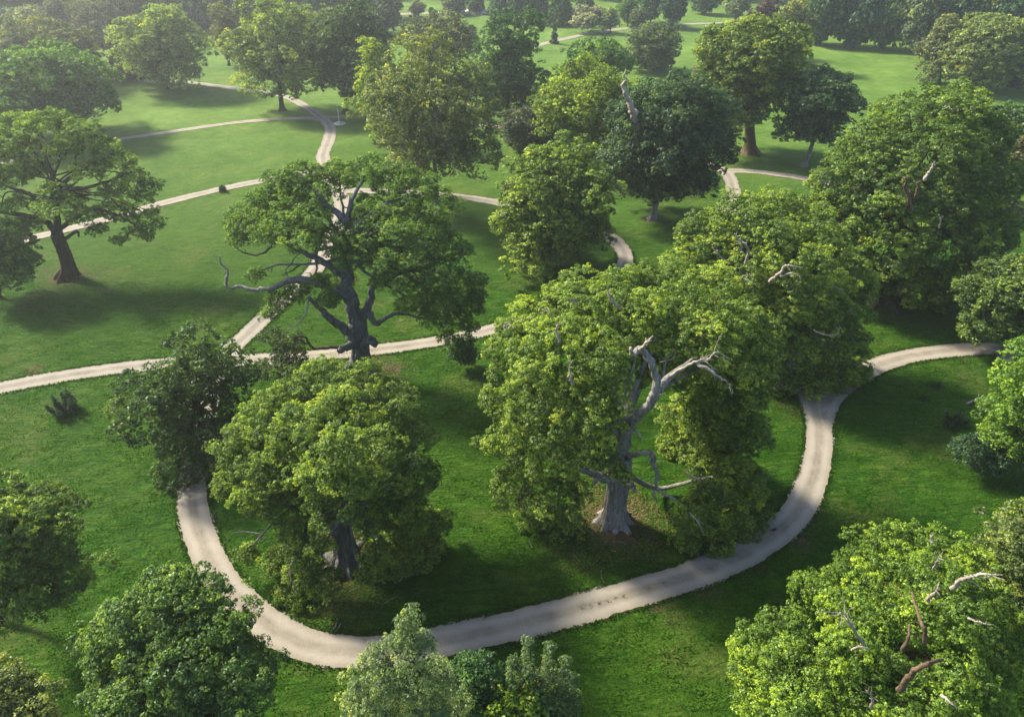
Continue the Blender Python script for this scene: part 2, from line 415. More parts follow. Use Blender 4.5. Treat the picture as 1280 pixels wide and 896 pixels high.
for k, (pp, wd) in enumerate(PATHS):
    P = np.array([ground(*q)[:2] for q in pp]); P = spline(np.hstack([P, np.zeros((len(P), 1))]), 14)[:, :2]
    # even spacing
    seg = np.r_[0, np.cumsum(np.linalg.norm(np.diff(P, axis=0), axis=1))]; n = int(seg[-1]/.35)
    s = np.linspace(0, seg[-1], n); P = np.stack([np.interp(s, seg, P[:, 0]), np.interp(s, seg, P[:, 1])], 1)
    for _ in range(6): P[1:-1] = .25*P[:-2]+.5*P[1:-1]+.25*P[2:]
    T = np.gradient(P, axis=0); T /= np.linalg.norm(T, axis=1)[:, None]; N = np.stack([-T[:, 1], T[:, 0]], 1)
    r = np.random.default_rng(k)
    def wob():
        a = sum(A*np.sin(s*f+r.uniform(0, 6)) for A, f in ((.09, .5), (.06, 1.3), (.045, 3.1), (.035, 6.3)))
        return a+r.normal(0, .025, n)
    offs = np.array([-1, -.9, -.72, -.5, -.25, 0, .25, .5, .72, .9, 1])
    wl, wr = wd/2+wob(), wd/2+wob()
    V = []
    for o in offs:
        q = P+N*(o*np.where(o < 0, wl, wr))[:, None]
        V.append(np.stack([q[:, 0], q[:, 1], hgt(q[:, 0], q[:, 1])+.035+.004*k+.02*(1-o*o)], 1))
    m = len(offs); V = np.stack(V, 1).reshape(-1, 3)
    i, j = np.meshgrid(np.arange(n-1), np.arange(m-1), indexing='ij'); i = i.ravel(); j = j.ravel()
    q = np.stack([i*m+j, (i+1)*m+j, (i+1)*m+j+1, i*m+j+1], 1)[:, ::-1]
    me = raw_mesh('gravel_path', V, q, True, [('edge', 'POINT', np.tile(np.abs(offs), n))])
    o = link('gravel_path', me, M['path']); tag(o, kind='structure'); pathobj.append(o)
    samples.append(np.hstack([P, np.full((n, 1), wd/2)])[::2])
SP = np.concatenate(samples)

xs = np.arange(-110, 112, .5); g = []; d = .55; a = 112.0
while a < 1150: g.append(a); d *= 1.09; a += d
xs = np.r_[-np.array(g)[::-1], xs, g]
ys = np.arange(12, 165, .5); g = []; d = .6; a = 165.0
while a < 1500: g.append(a); d *= 1.05; a += d
ys = np.r_[np.arange(-60, 12, 3.0), ys, g]
X, Y = np.meshgrid(xs, ys); Xf, Yf = X.ravel(), Y.ravel()
wear = np.zeros(len(Xf))
# worn verges: distance to the path edge, on a coarse hash
near = (np.abs(Xf) < 112) & (Yf < 170) & (Yf > 8); idx = np.where(near)[0]
dist = np.full(len(idx), 9.0); px_, py_ = Xf[idx], Yf[idx]
cell = {}
for i, (a, b, h) in enumerate(SP): cell.setdefault((int(a//4), int(b//4)), []).append(i)
order = np.lexsort((py_//4, px_//4)); kx = (px_//4).astype(int); ky = (py_//4).astype(int)
key = kx*10000+ky; o2 = np.argsort(key, kind='stable'); ks, st = np.unique(key[o2], return_index=True); st = np.r_[st, len(key)]
for kk, s0, s1 in zip(ks, st[:-1], st[1:]):
    a, b = int(round(kk/10000)), 0
    ids = o2[s0:s1]; a = kx[ids[0]]; b = ky[ids[0]]
    c = [i for u in (-1, 0, 1) for v in (-1, 0, 1) for i in cell.get((a+u, b+v), [])]
    if not c: continue
    S = SP[c]; D = np.sqrt((px_[ids, None]-S[None, :, 0])**2+(py_[ids, None]-S[None, :, 1])**2)-S[None, :, 2]
    dist[ids] = D.min(1)
wear[idx] = np.clip(.50-dist*.55, 0, .5)
near_dist = np.full(len(Xf), 9.0); near_dist[idx] = dist
DIRT = [((770, 655), 3.2, .7), ((815, 668), 1.6, .55), ((452, 468), 2.6, .8), ((490, 462), 1.6, .8), ((432, 700), 2.5, .6), ((985, 668), 3.2, .62), ((940, 700), 2.6, .55), ((85, 350), 2.2, .6),
        ((548, 262), 2., .6), ((1105, 378), 3.0, .7), ((45, 462), 2.2, .55), ((1185, 573), .9, .6), ((1020, 640), 2.0, .45), ((815, 274), 2.0, .8), ((211, 112), 2.5, .6), ((925, 645), 3, .4), ((353, 138), 2, .5), ((880, 735), 2.5, .5), ((830, 757), 2.5, .5)]
for (p, rad, s) in DIRT:
    c = ground(*p); dd = np.hypot(Xf-c[0], (Yf-c[1])); wear = np.maximum(wear, s*np.clip(1.25-dd/rad, 0, 1))
zz = hgt(Xf, Yf)+.06*np.sin(Xf*1.9+1.3*np.sin(Yf*.7))*np.sin(Yf*2.3+1.1*np.sin(Xf*.9))*np.clip(near_dist-.6, 0, 1)
nx, ny = len(xs), len(ys); i, j = np.meshgrid(np.arange(ny-1), np.arange(nx-1), indexing='ij'); i = i.ravel(); j = j.ravel()
q = np.stack([i*nx+j, i*nx+j+1, (i+1)*nx+j+1, (i+1)*nx+j], 1)
me = raw_mesh('meadow_ground', np.stack([Xf, Yf, zz], 1), q, True, [('wear', 'POINT', wear)])
tag(link('meadow_ground', me, M['grass']), kind='structure')

# ---------------------------------------------------------------- haze
def box(name, lo, hi):
    v = np.array([[x, y, z] for x in (lo[0], hi[0]) for y in (lo[1], hi[1]) for z in (lo[2], hi[2])], float)
    q = np.array([[0, 1, 3, 2], [4, 6, 7, 5], [0, 4, 5, 1], [2, 3, 7, 6], [0, 2, 6, 4], [1, 5, 7, 3]])
    return raw_mesh(name, v, q)
hm = bpy.data.materials.new('morning_haze'); hm.use_nodes = True; t = hm.node_tree; t.nodes.clear()
ho = t.nodes.new('ShaderNodeOutputMaterial'); pv = t.nodes.new('ShaderNodeVolumePrincipled')
pv.inputs['Color'].default_value = (.88, .93, 1.0, 1); pv.inputs['Density'].default_value = .00028; pv.inputs['Anisotropy'].default_value = .6
pv.inputs['Density Attribute'].default_value = ''; pv.inputs['Temperature Attribute'].default_value = ''
t.links.new(pv.outputs[0], ho.inputs['Volume']); hm.cycles.homogeneous_volume = True
tag(link('haze', box('haze', (-1180, -70, -3), (1180, 1530, H+8)), hm), kind='stuff')

# ---------------------------------------------------------------- leaf colours (real leaf reflectance)
YG = (.086, .136, .012); LG = (.072, .119, .019); MG = (.040, .090, .018); DG = (.024, .060, .017); BG = (.016, .045, .023); OL = (.054, .078, .020)
BR = (.068, .104, .036); PU = (.030, .018, .028); SG = (.075, .115, .055); HY = (.080, .140, .014)

# ======================= the great veteran oak
g1 = ground(768, 650); Y1 = g1[1]
t1 = tag(empty('veteran_oak', g1), 'huge spreading veteran oak with fluted grey bole and a bent bare limb', 'tree')
L1 = px_lobes([(725,372,34,6),(775,366,34,7),(830,362,38,8),(885,372,40,8),(675,402,36,3),(740,400,42,2),(800,392,36,2),(862,395,44,3),(918,412,36,4),(955,440,22,4),
 (648,440,34,1),(700,440,44,-2),(748,450,34,-3),(905,445,38,3),(885,420,34,0),(930,490,28,3),(642,500,30,1),(690,500,42,-2),(735,498,34,-4),(785,450,34,5),(755,520,26,3),(840,430,34,5),
 (650,555,34,1),(700,560,36,-1),(742,535,28,-5),(745,565,22,-5),(640,610,26,0),(695,615,30,-1),(700,655,20,-1),(668,640,18,0),(925,540,28,3),(900,570,24,3),(930,600,26,1),
 (850,468,22,6),(895,500,26,5),(880,530,22,5),(905,490,26,4),(930,530,26,3),(905,525,24,4),(880,575,20,5),(895,548,28,6),(846,522,20,8),(872,500,24,7),(838,560,14,9),(870,560,18,6),(885,615,18,-2),(905,640,24,-2),(870,645,22,-3),(862,675,16,-3),(895,680,18,-3),(925,665,20,-1),(940,625,22,1),(775,590,10,-3)], Y1, .85)
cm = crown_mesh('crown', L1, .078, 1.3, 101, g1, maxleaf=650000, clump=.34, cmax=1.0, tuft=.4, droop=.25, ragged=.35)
tb = Buf()
bp = [g1, at(770, 622, Y1), at(774, 598, Y1), at(776, 572, Y1)]
bole(tb, bp, .82, .85, 5, 56, .55, .16, 9)
def limb(tb, pts, r0, r1, Y, n=12, wig=.18, seed=1, flute=.08):
    P = spline([at(x, y, Y+dy) for (x, y, dy) in pts], 6); tube(tb, P, np.linspace(r0, r1, len(P)), n, wig, flute, 3, seed)
for k, (p, a, b) in enumerate([
    ([(774,600,0),(776,570,-1),(781,538,-3),(797,519,-5),(815,500,-6.5),(821,480,-7),(815,455,-7),(800,436,-7),(795,441,-7.4)], .42, .17),
    ([(772,600,0),(760,560,0),(745,530,0),(722,495,1),(705,460,1)], .6, .2), ([(776,580,0),(785,530,2),(800,470,4),(830,420,5),(870,390,5)], .6, .2),
    ([(766,600,0),(740,590,0),(710,580,0),(670,560,1)], .42, .12), ([(780,590,.5),(820,610,3),(870,600,3),(920,590,2)], .26, .1), ([(821,488,-6.5),(835,472,-5),(880,440,0)], .34, .12)]):
    limb(tb, p, a, b, Y1, seed=k+20)
limbs(tb, at(775, 600, Y1), at(782, 520, Y1+1), L1[:20], .5, 77, 7, 2)
finish(t1, cm, tb, M['grey'], LG)
for k, (p, a, b, m) in enumerate([
    ([(779,572,-.6),(797,566,-1.6),(815,568,-2),(819,585,-2.2),(823,600,-2.4),(816,615,-2.6),(822,628,-2.8)], .34, .10, 'grey'),
    ([(820,606,-2.5),(828,617,-2.7),(840,621,-2.8),(847,627,-2.9)], .18, .06, 'pale'),
    ([(770,600,-.6),(757,600,-1.4),(748,598,-1.8),(742,606,-2)], .36, .16, 'grey'), ([(776,596,-.8),(788,606,-1.6),(794,612,-1.8)], .34, .24, 'grey'),
    ([(832,474,-4.5),(853,460,-6),(868,452,-7),(886,450,-7),(896,440,-7),(912,448,-7)], .15, .05, 'pale'), ([(872,453,-7),(888,464,-7.5),(900,472,-7.5),(915,482,-7.6)], .17, .05, 'pale'),
    ([(799,437,-7.2),(808,430,-7.6),(816,420,-8)], .22, .07, 'pale'), ([(799,438,-7.2),(792,442,-7.5),(788,434,-7.8)], .25, .14, 'pale'),
    ([(775,386,-2),(762,372,-2.4),(762,362,-2.6)], .16, .05, 'pale'), ([(716,480,-6),(712,470,-6.2),(713,450,-6.5)], .16, .05, 'pale'), ([(699,428,-5),(695,412,-5.2),(698,405,-5.3)], .13, .05, 'pale'),
    ([(858,590,-2),(870,598,-3),(882,596,-3.4)], .15, .05, 'pale'), ([(862,640,-5),(872,652,-5.4),(880,668,-5.6)], .09, .03, 'pale'), ([(790,536,-4.4),(798,541,-5),(803,550,-5.3)], .14, .05, 'pale')]):
    branch(t1, p, a, b, m, seed=k+3)

# ======================= the twisted open oak beside the path crossing
g4 = ground(450, 466); Y4 = g4[1]
t4 = tag(empty('twisted_oak', g4), 'gnarled open-crowned oak with thick dark crooked limbs beside the crossing of two paths', 'tree')
L4 = px_lobes([(375,222,24,4),(402,232,26,4),(350,228,18,4),(425,218,22,6),(458,214,26,6),(492,224,28,5),(522,236,28,4),(546,254,26,3),(315,262,24,3),(345,275,26,1),(303,282,18,2),(362,252,22,3),
 (388,272,24,1),(332,294,18,0),(377,296,22,-1),(452,290,28,1),(472,262,26,3),(440,322,24,0),(502,280,28,1),(532,290,26,1),(562,302,18,1),(579,312,12,1),(412,302,22,0),(482,320,22,-1),(522,322,26,-1),
 (552,335,26,-1),(574,362,24,0),(586,386,16,0),(502,348,24,-1),(540,366,24,-1),(562,400,16,0),(512,380,15,-1),(476,350,14,0),(320,342,11,0),(350,375,15,-1),(338,391,12,-1),(371,364,16,-1),
 (400,354,16,-1),(410,376,12,-2),(535,395,14,0),(430,350,14,2),(560,420,12,0),(588,408,11,0),(545,384,20,-1),(592,372,14,0),(596,350,12,0),(330,250,18,3),(298,300,12,1)], Y4, .62)
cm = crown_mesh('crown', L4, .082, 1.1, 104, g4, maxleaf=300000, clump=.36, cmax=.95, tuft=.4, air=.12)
tb = Buf(); bole(tb, [g4, at(451, 445, Y4), at(449, 420, Y4), at(446, 395, Y4)], .95, .9, 6, 48, .5, .16, 8)
for k, (p, a, b) in enumerate([
    ([(447,410,0),(442,385,0),(434,360,0),(432,330,.5),(436,300,1),(434,280,1.5),(410,258,2),(395,240,2)], .85, .2), ([(448,400,0),(438,375,-.5),(418,363,-1),(395,353,-1.4),(365,350,-1.6),(335,362,-1.8)], .62, .26),
    ([(436,290,1),(455,275,1),(475,262,2),(500,240,3)], .42, .1), ([(446,425,-.5),(430,410,-1.2),(410,395,-1.6),(400,385,-1.6),(385,372,-1.5)], .6, .18),
    ([(450,400,0),(462,392,-.5),(470,405,-1),(480,398,-1),(500,392,-1.2),(530,398,-1.2)], .42, .1), ([(449,395,0),(462,380,.2),(466,360,.5),(490,345,0),(530,335,0),(565,350,0)], .5, .12),
    ([(430,345,0),(400,325,-.4),(370,312,-.6),(345,295,-.6)], .4, .12), ([(436,300,1),(460,310,.8),(500,300,.6),(545,300,.6)], .36, .1), ([(448,430,-.3),(462,425,-1.2),(469,430,-1.6)], .55, .40), ([(444,430,-.4),(432,434,-1.2),(424,440,-1.6)], .50, .34),
    ([(434,280,1.5),(440,250,2.5),(455,225,4)], .34, .1)]):
    limb(tb, p, a, b, Y4, 12, .22, k+40, .12)
limbs(tb, at(440, 350, Y4), at(434, 300, Y4+1), L4, .36, 78, 6, 3)
finish(t4, cm, tb, M['blue'], (.056,.106,.018))
for k, (p, a, b, m) in enumerate([
    ([(338,361,-1.8),(318,362,-2),(302,358,-2.1),(285,360,-2.2),(283,350,-2.3),(285,338,-2.4),(276,330,-2.4),(275,320,-2.4)], .30, .10, 'grey'),
    ([(436,436,-1),(410,434,-1.6),(392,436,-1.8),(384,424,-1.9),(374,420,-2),(368,428,-2)], .30, .09, 'bark'),
    ([(386,376,-2),(382,392,-2.4),(374,404,-2.5),(356,416,-2.6)], .16, .05, 'pale'), ([(340,308,-1),(325,318,-1.4),(305,316,-1.6),(293,308,-1.7)], .18, .06, 'bark'), ([(376,330,-1),(365,338,-1.4),(352,344,-1.6)], .15, .05, 'bark')]):
    branch(t4, p, a, b, m, seed=k+33)

# ======================= the leafy oak in the near loop
g3 = ground(433, 702); Y3 = g3[1]
t3 = tag(empty('leafy_oak', g3), 'bright full-crowned oak whose ribbed bole shows through a dark gap low in its leaves', 'tree')
L3 = px_lobes([(400,482,32,6),(445,486,34,6),(358,505,32,5),(486,512,34,5),(430,520,38,2),(378,540,38,1),(328,528,28,3),(300,562,28,2),(283,604,17,1),(340,578,36,0),(400,585,32,-2),(462,566,38,-1),
 (508,552,32,3),(520,598,26,2),(320,618,22,-1),(352,632,24,-1),(482,612,32,0),(522,660,28,1),(492,690,30,0),(535,690,18,1),(548,655,14,1),(532,722,14,0),(500,738,13,-1),(508,715,22,0),(470,640,24,0),(378,700,22,-3),(368,735,19,-3),(345,700,15,-2),(402,728,20,-4),(370,660,20,-2),
 (430,600,20,-5),(412,590,16,-5),(440,640,12,-4),(402,648,13,-4),(505,640,26,0),(458,655,13,-4),(470,692,17,-3),(398,682,13,-4),(455,720,12,-4),(430,558,26,-4),(404,625,16,-3),(455,600,20,-4),(310,690,12,-1),(480,735,12,-1)], Y3, .85)
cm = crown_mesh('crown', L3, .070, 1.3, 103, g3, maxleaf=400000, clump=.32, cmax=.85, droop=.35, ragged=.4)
tb = Buf(); bole(tb, [g3, at(430, 680, Y3), at(424, 655, Y3), at(418, 630, Y3)], .85, .62, 8, 40, .5, .18, 8)
for k, (p, a, b) in enumerate([([(420,640,0),(425,600,0),(440,560,0),(450,520,1)], .5, .15), ([(419,640,0),(400,600,0),(380,560,0),(360,530,1)], .5, .15), ([(424,650,0),(455,620,0),(490,600,1)], .35, .1),
    ([(422,650,-.5),(405,640,-1),(395,620,-1),(380,600,-1)], .3, .1)]): limb(tb, p, a, b, Y3, seed=k+60)
limbs(tb, at(422, 640, Y3), at(428, 580, Y3), L3, .38, 79, 6, 2)
finish(t3, cm, tb, M['blue'], LG)
for k, (p, a, b, m) in enumerate([([(420,652,-.8),(408,658,-1.5),(400,668,-2),(392,682,-2.2),(393,692,-2.3)], .22, .07, 'pale'), ([(366,700,-6),(362,715,-6.2),(368,735,-6.4)], .07, .03, 'pale'),
    ([(404,545,-4),(408,560,-4.4),(411,575,-4.6)], .09, .03, 'pale'), ([(418,632,-1),(412,615,-1.6),(416,600,-1.8)], .2, .08, 'grey')]): branch(t3, p, a, b, m, seed=k+13)

# ======================= oak overhanging the path fork
g2 = ground(985, 478); Y2 = g2[1]
t2 = tag(empty('overhanging_oak', g2), 'broad oak with pale bare twigs in its top, hanging over the fork of the path', 'tree')
L2 = px_lobes([(930,268,30,6),(972,260,28,8),(890,292,32,5),(1012,292,34,6),(950,302,38,3),(868,322,28,4),(1050,338,32,3),(1000,340,38,0),(930,342,38,1),(1060,382,26,3),(1030,392,34,0),(978,385,34,-1),
 (1064,428,22,2),(1040,432,28,0),(992,432,32,-1),(1010,468,24,-1),(1044,472,24,0),(1024,498,13,-1),(1060,492,16,1),(950,400,38,1),(955,450,34,1),(900,360,34,3),(1075,355,18,3)], Y2, .8)
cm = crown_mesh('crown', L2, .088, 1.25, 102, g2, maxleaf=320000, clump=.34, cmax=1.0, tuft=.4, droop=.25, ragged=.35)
tb = Buf(); bole(tb, [g2, at(985, 450, Y2), at(980, 410, Y2)], .95, .7, 9, 24)
limbs(tb, at(984, 440, Y2), at(980, 400, Y2), L2, .6, 80, 7, 1)
finish(t2, cm, tb, M['grey'], LG)
for k, (p, a, b) in enumerate([([(932,330,-2),(935,312,-2.5),(925,300,-3),(918,292,-3.2)], .2, .07), ([(962,352,-3),(976,340,-4),(984,332,-4.4),(1003,334,-4.6)], .22, .06), ([(975,345,-4),(990,342,-4.5),(1002,347,-4.6)], .13, .05),
    ([(912,330,-1),(902,322,-1.6),(892,312,-2)], .16, .06), ([(1040,356,-2),(1050,362,-2.5),(1057,368,-2.6)], .1, .04), ([(1017,412,-4),(1030,418,-4.6),(1046,418,-4.8),(1050,408,-5)], .12, .04), ([(930,378,-1),(925,366,-1.5),(921,358,-1.7)], .14, .05)]):
    branch(t2, p, a, b, 'pale', seed=k+53)

# ======================= the dense wide oak on the right
g5 = ground(1105, 378); Y5 = g5[1]
t5 = tag(empty('dense_oak', g5), 'massive dense dome-crowned oak with reddish limbs showing in the middle of its foliage', 'tree')
L5 = px_lobes([(1190,138,34,8),(1135,150,34,8),(1100,178,32,6),(1225,168,34,6),(1080,200,34,5),(1160,190,42,3),(1048,232,32,4),(1108,240,42,1),(1182,240,42,1),(1236,225,34,4),(1028,262,26,2),(1060,292,34,0),
 (1120,300,42,-2),(1192,300,38,-1),(1240,288,30,2),(1075,340,26,-1),(1150,352,32,-2),(1200,348,30,0),(1235,335,22,2),(1175,375,16,-2),(1020,300,16,1)], Y5, .85)
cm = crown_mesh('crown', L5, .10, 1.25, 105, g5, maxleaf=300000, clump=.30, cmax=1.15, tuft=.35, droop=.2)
tb = Buf(); bole(tb, [g5, at(1107, 350, Y5), at(1112, 320, Y5)], 1.2, .9, 10, 24)
limbs(tb, at(1107, 345, Y5), at(1120, 260, Y5), L5, .7, 81, 7, 1)
finish(t5, cm, tb, M['bark'], (.054,.096,.014))
for k, (p, a, b, m) in enumerate([([(1140,262,-4),(1134,240,-4.5),(1131,222,-5)], .45, .2, 'red'), ([(1144,248,-4.5),(1148,235,-5),(1147,228,-5.2)], .35, .15, 'red'), ([(1156,225,-4),(1164,212,-4.5),(1168,203,-4.7)], .3, .12, 'pale'), ([(1174,285,-5),(1176,275,-5.5),(1173,268,-5.6)], .16, .06, 'pale')]):
    branch(t5, p, a, b, m, 'broken_limb', seed=k+73)

# ======================= other trees of the near and middle ground
T = tree
T('dark_oak', 'dark olive tree with sparse spreading branches standing over the path left of the leafy oak', (162,405,322,600), (268,560), (.028,.056,.014), n=18, rel=.36, seed=21, leafk=.0021, air=.25, trunk=.022, maxleaf=110000, clump=.4, cover=1.0, cmax=1.0)
T('young_oak', 'small thin dark tree between the dark olive tree and the gnarled oak', (318,412,396,478), (352,470), (.028,.052,.014), n=8, rel=.36, seed=22, air=.35, trunk=.02, maxleaf=30000)
r = T('bushy_tree', 'dense bushy tree with soft grey-green upper leaves just outside the near bend of the path', (118,722,338,925), (245,925), (.046,.090,.020), n=26, rel=.33, seed=23, leafk=.0018, maxleaf=260000, clump=.34, cmax=.8, cover=1.25)
T('edge_tree', 'tree with yellow-tipped flat sprays cut off by the left edge of the photo', (-70,590,114,772), (-5,775), (.060,.105,.018), n=16, rel=.34, style='layered', seed=24, maxleaf=110000, air=.1, clump=.45, cover=1.3)
T('corner_tree', 'pale feathery treetop alone in the bottom corner beside the bushy tree', (-90,822,76,960), (-20,960), (.075,.105,.035), n=18, rel=.34, seed=25, maxleaf=80000, clump=.4, cmax=.7)
def plume_tree(name, label, base, spec, color, seed, flat, cat='tree', stem=.16, **kw):
    g = ground(*base); root = tag(empty(name, g), label, cat); L = px_lobes(spec, g[1], flat)
    cm = crown_mesh('crown', L, .075, 1.3, seed, g, maxleaf=150000, slim=.32, cmin=.2, **kw)
    tb = Buf(); top = np.array(L[0][:3]); tube(tb, spline([g, g*.5+top*.5+[.2, .1, 0], top], 6), np.linspace(stem, .03, 13), 9, .1)
    limbs(tb, g*.6+top*.4, g*.2+top*.8, L[1:], stem*.6, seed, 6, 1, nend=.02)
    finish(root, cm, tb, M['bark'], color)
plume_tree('larch_tree', 'soft pale green pointed tree with drooping feathery sprays in front of the path', (520,985),
 [(513,768,9,0),(508,784,12,0),(497,800,13,0),(528,800,12,0),(512,815,16,-.5),(470,822,14,0),(455,838,17,0),(484,842,18,-.5),(540,832,14,.3),(556,850,15,.3),(520,852,20,-.6),(448,862,17,0),(474,872,22,-.5),(505,885,24,-1),(545,882,22,-.4),(570,880,16,.5),(455,895,20,-.5),(490,915,26,-1),(530,925,28,-1),(580,915,20,0),(440,885,12,0)], (.085,.130,.055), 26, 1.0, droop=.8, clump=.5, cmax=.6, ragged=.5)
plume_tree('cypress_shrub', 'cluster of dark upright feathery conifer tips just below the path', (680,950),
 [(661,806,4,0),(660,822,6,0),(658,842,8,0),(687,812,4,.2),(686,828,6,.2),(685,848,8,.2),(707,828,4,.4),(706,844,6,.4),(704,864,8,.4),(716,850,5,.6),(715,868,7,.6),(640,828,4,.2),(641,844,7,.2),(642,864,9,.2),(672,866,12,0),(692,880,14,0),(712,890,10,.3),(650,890,14,0),(680,905,18,0),(700,920,16,0)], (.048,.085,.032), 27, 2.0, 'shrub', .08, droop=-.6, clump=.6, cmax=.4, ragged=.4)
T('maple_sapling', 'small bright yellow-green maple between the feathery conifers', (602,842,702,960), (652,960), HY, n=14, rel=.36, seed=28, maxleaf=60000, clump=.4, cmax=.5, leafk=.0026)
T('low_shrub', 'low dark green shrub filling the space between the pale pointed tree and the path', (548,812,650,935), (598,935), DG, n=14, rel=.36, seed=29, maxleaf=60000, clump=.4, cmax=.5, cat='shrub')
# big oak at the lower right
g6 = ground(1150, 940); Y6 = g6[1]
t6 = tag(empty('sunlit_oak', g6), 'sunlit yellow-green oak with brown limbs and a long bleached bough reaching out of its top', 'tree')
L6 = px_lobes([(1090,695,28,7),(1130,690,32,7),(1180,692,30,7),(1070,735,34,4),(1120,735,38,4),(1175,735,36,3),(1215,720,28,5),(1235,755,26,4),(1080,775,28,1),(1200,775,34,1),(1145,775,28,1),(1020,740,26,5),(1045,760,20,3),
 (985,800,32,1),(945,815,28,1),(1000,840,34,-1),(960,865,36,-1),(1060,815,28,-1),(1060,860,34,-2),(1110,830,24,-1),(1190,830,32,-1),(1235,820,34,2),(1215,870,34,-1),(1270,850,34,2),(1110,885,34,-3),(1010,890,34,-3),(1165,880,30,-3),(1270,800,22,4),(1160,930,34,-3),(1090,940,34,-4),(1240,930,34,-2),(985,930,30,-3)], Y6, .82)
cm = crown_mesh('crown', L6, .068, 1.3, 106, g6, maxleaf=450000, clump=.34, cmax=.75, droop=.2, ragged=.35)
tb = Buf(); bole(tb, [g6, at(1140, 890, Y6), at(1135, 845, Y6)], .7, .55, 11, 24)
for k, (p, a, b) in enumerate([([(1124,862,-3.2),(1136,846,-3.5),(1148,834,-3.8),(1164,827,-3.5),(1178,824,-2.4)], .17, .07), ([(1156,802,-3),(1156,788,-3),(1150,775,-2.5),(1140,740,0)], .11, .05), ([(1128,812,-2.5),(1135,798,-2.5),(1137,780,-2)], .10, .05)]): limb(tb, p, a, b, Y6, seed=k+90)
limbs(tb, at(1140, 880, Y6), at(1140, 780, Y6+1), L6, .4, 82, 6, 2)
finish(t6, cm, tb, M['red'], (.070,.126,.014))
for k, (p, a, b) in enumerate([([(1190,735,-1),(1205,724,-1.6),(1225,718,-2),(1247,718,-2.2)], .17, .05), ([(1080,806,-4),(1070,790,-4.4),(1058,772,-4.6),(1050,765,-4.8)], .12, .04), ([(1065,812,-4),(1075,808,-4.3),(1088,812,-4.4)], .09, .03),
    ([(1160,750,-2),(1168,742,-2.6),(1172,735,-2.8)], .14, .06), ([(1166,712,1),(1172,700,.7),(1176,693,.6)], .08, .03), ([(1177,868,-5),(1188,878,-5.4),(1196,884,-5.5)], .1, .04), ([(1210,772,-2),(1225,778,-2.4),(1238,780,-2.5)], .08, .03), ([(1089,884,-6),(1090,870,-6.3),(1082,862,-6.4)], .09, .03), ([(1165,680,3),(1164,672,3),(1166,668,3)], .08, .03)]):
    branch(t6, p, a, b, 'pale', seed=k+93)
T('fringe_tree', 'pale feathery tree with thin grey twigs standing behind the sunlit oak', (1205,615,1345,800), (1290,800), (.075,.110,.030), n=18, rel=.34, seed=31, style='layered', maxleaf=100000, clump=.42, air=.15, droop=.2)
T('roadside_tree', 'brilliant yellow-green tree reaching in over the meadow above the round dark bush', (1226,422,1380,580), (1320,600), (.064,.126,.015), n=22, rel=.32, seed=32, style='layered', maxleaf=120000, clump=.42, air=.05)
T('round_bush', 'low spreading dark blue-green bush on the meadow in front of the brilliant yellow-green tree', (1186,535,1290,592), (1240,588), (.022,.052,.024), n=10, rel=.40, seed=33, cat='bush', trunk=0, maxleaf=50000, cmax=.7)
T('thicket_tree', 'mid-green tree leaning over the path end with grey forked stems and a rock below', (1198,308,1335,432), (1262,432), (.052,.092,.022), n=20, rel=.34, seed=34, maxleaf=90000, bark='grey', air=.08)
T('round_tree', 'rounded bright green tree hanging to the ground before a short curve of the path', (610,183,766,346), (705,338), LG, n=26, rel=.33, seed=35, maxleaf=160000, clump=.34, cover=1.25)
g7 = ground(87, 347); Y7 = g7[1]
t7 = tag(empty('open_oak', g7), 'wide open oak with dark branches fanning through flat sunny tiers at the lawn edge', 'tree')
L7 = px_lobes([(20,160,26,5),(60,152,24,5),(100,166,22,4),(130,186,18,3),(30,190,24,3),(-20,178,28,4),(78,188,20,3),(150,202,17,2),(166,222,16,1),(115,212,20,1),(180,246,13,1),(142,238,16,0),(190,266,10,0),(172,288,13,-1),
 (156,268,15,0),(10,222,22,1),(-32,218,26,2),(45,214,16,2),(72,258,22,-3),(104,268,16,-2),(185,296,8,-1),(150,300,9,-1),(122,286,11,-2),(20,256,16,-1),(-24,262,22,0),(60,236,12,-2),(40,280,12,-2),(-50,190,28,3),(120,180,18,4),(185,232,14,1),(196,280,10,0),(140,262,16,1),(90,245,16,1),(0,190,24,3)], Y7, .5)
cm = crown_mesh('crown', L7, .14, 1.05, 107, g7, maxleaf=200000, clump=.36, cmax=1.1, air=.1, inner=.04, ragged=.35)
tb = Buf(); bole(tb, [g7, at(84, 328, Y7), at(77, 308, Y7), at(70, 292, Y7)], .85, .75, 15, 36, .5, .12, 7)
for k, (p, a, b) in enumerate([([(72,298,0),(60,280,-.5),(35,270,-1),(5,266,-1.5),(-25,255,-1.5)], .5, .15), ([(72,296,0),(70,265,0),(68,235,.5),(60,205,1),(50,180,2)], .5, .12), ([(69,240,.3),(88,222,.5),(115,205,1),(140,195,2)], .34, .1),
    ([(70,290,0),(90,275,-.5),(115,262,-1),(145,268,-1.2),(170,282,-1.4)], .34, .1), ([(70,270,0),(40,245,-.3),(15,235,0),(-15,225,.5)], .38, .1), ([(72,240,0),(105,235,0),(140,225,.3),(165,215,.6)], .3, .08), ([(80,300,0),(95,290,-1),(99,296,-1.5)], .25, .12)]):
    limb(tb, p, a, b, Y7, seed=k+160)
limbs(tb, at(70, 270, Y7), at(64, 220, Y7+1), L7, .3, 87, 6, 2)
finish(t7, cm, tb, M['bark'], (.060,.108,.016))
T('low_oak', 'dark drooping mass of leaves under the olive oak at the edge of the lawn', (-50,268,48,372), (-2,372), MG, n=12, rel=.38, seed=37, maxleaf=50000)
ev = T('evergreen_oak', 'deep blue-green domed evergreen with a bleached bare broken stem standing up at its side', (752,98,912,256), (815,274), (.026,.054,.024), n=30, rel=.32, seed=38, maxleaf=150000, droop=.35, clump=.32, bark='grey', trunk=.028)
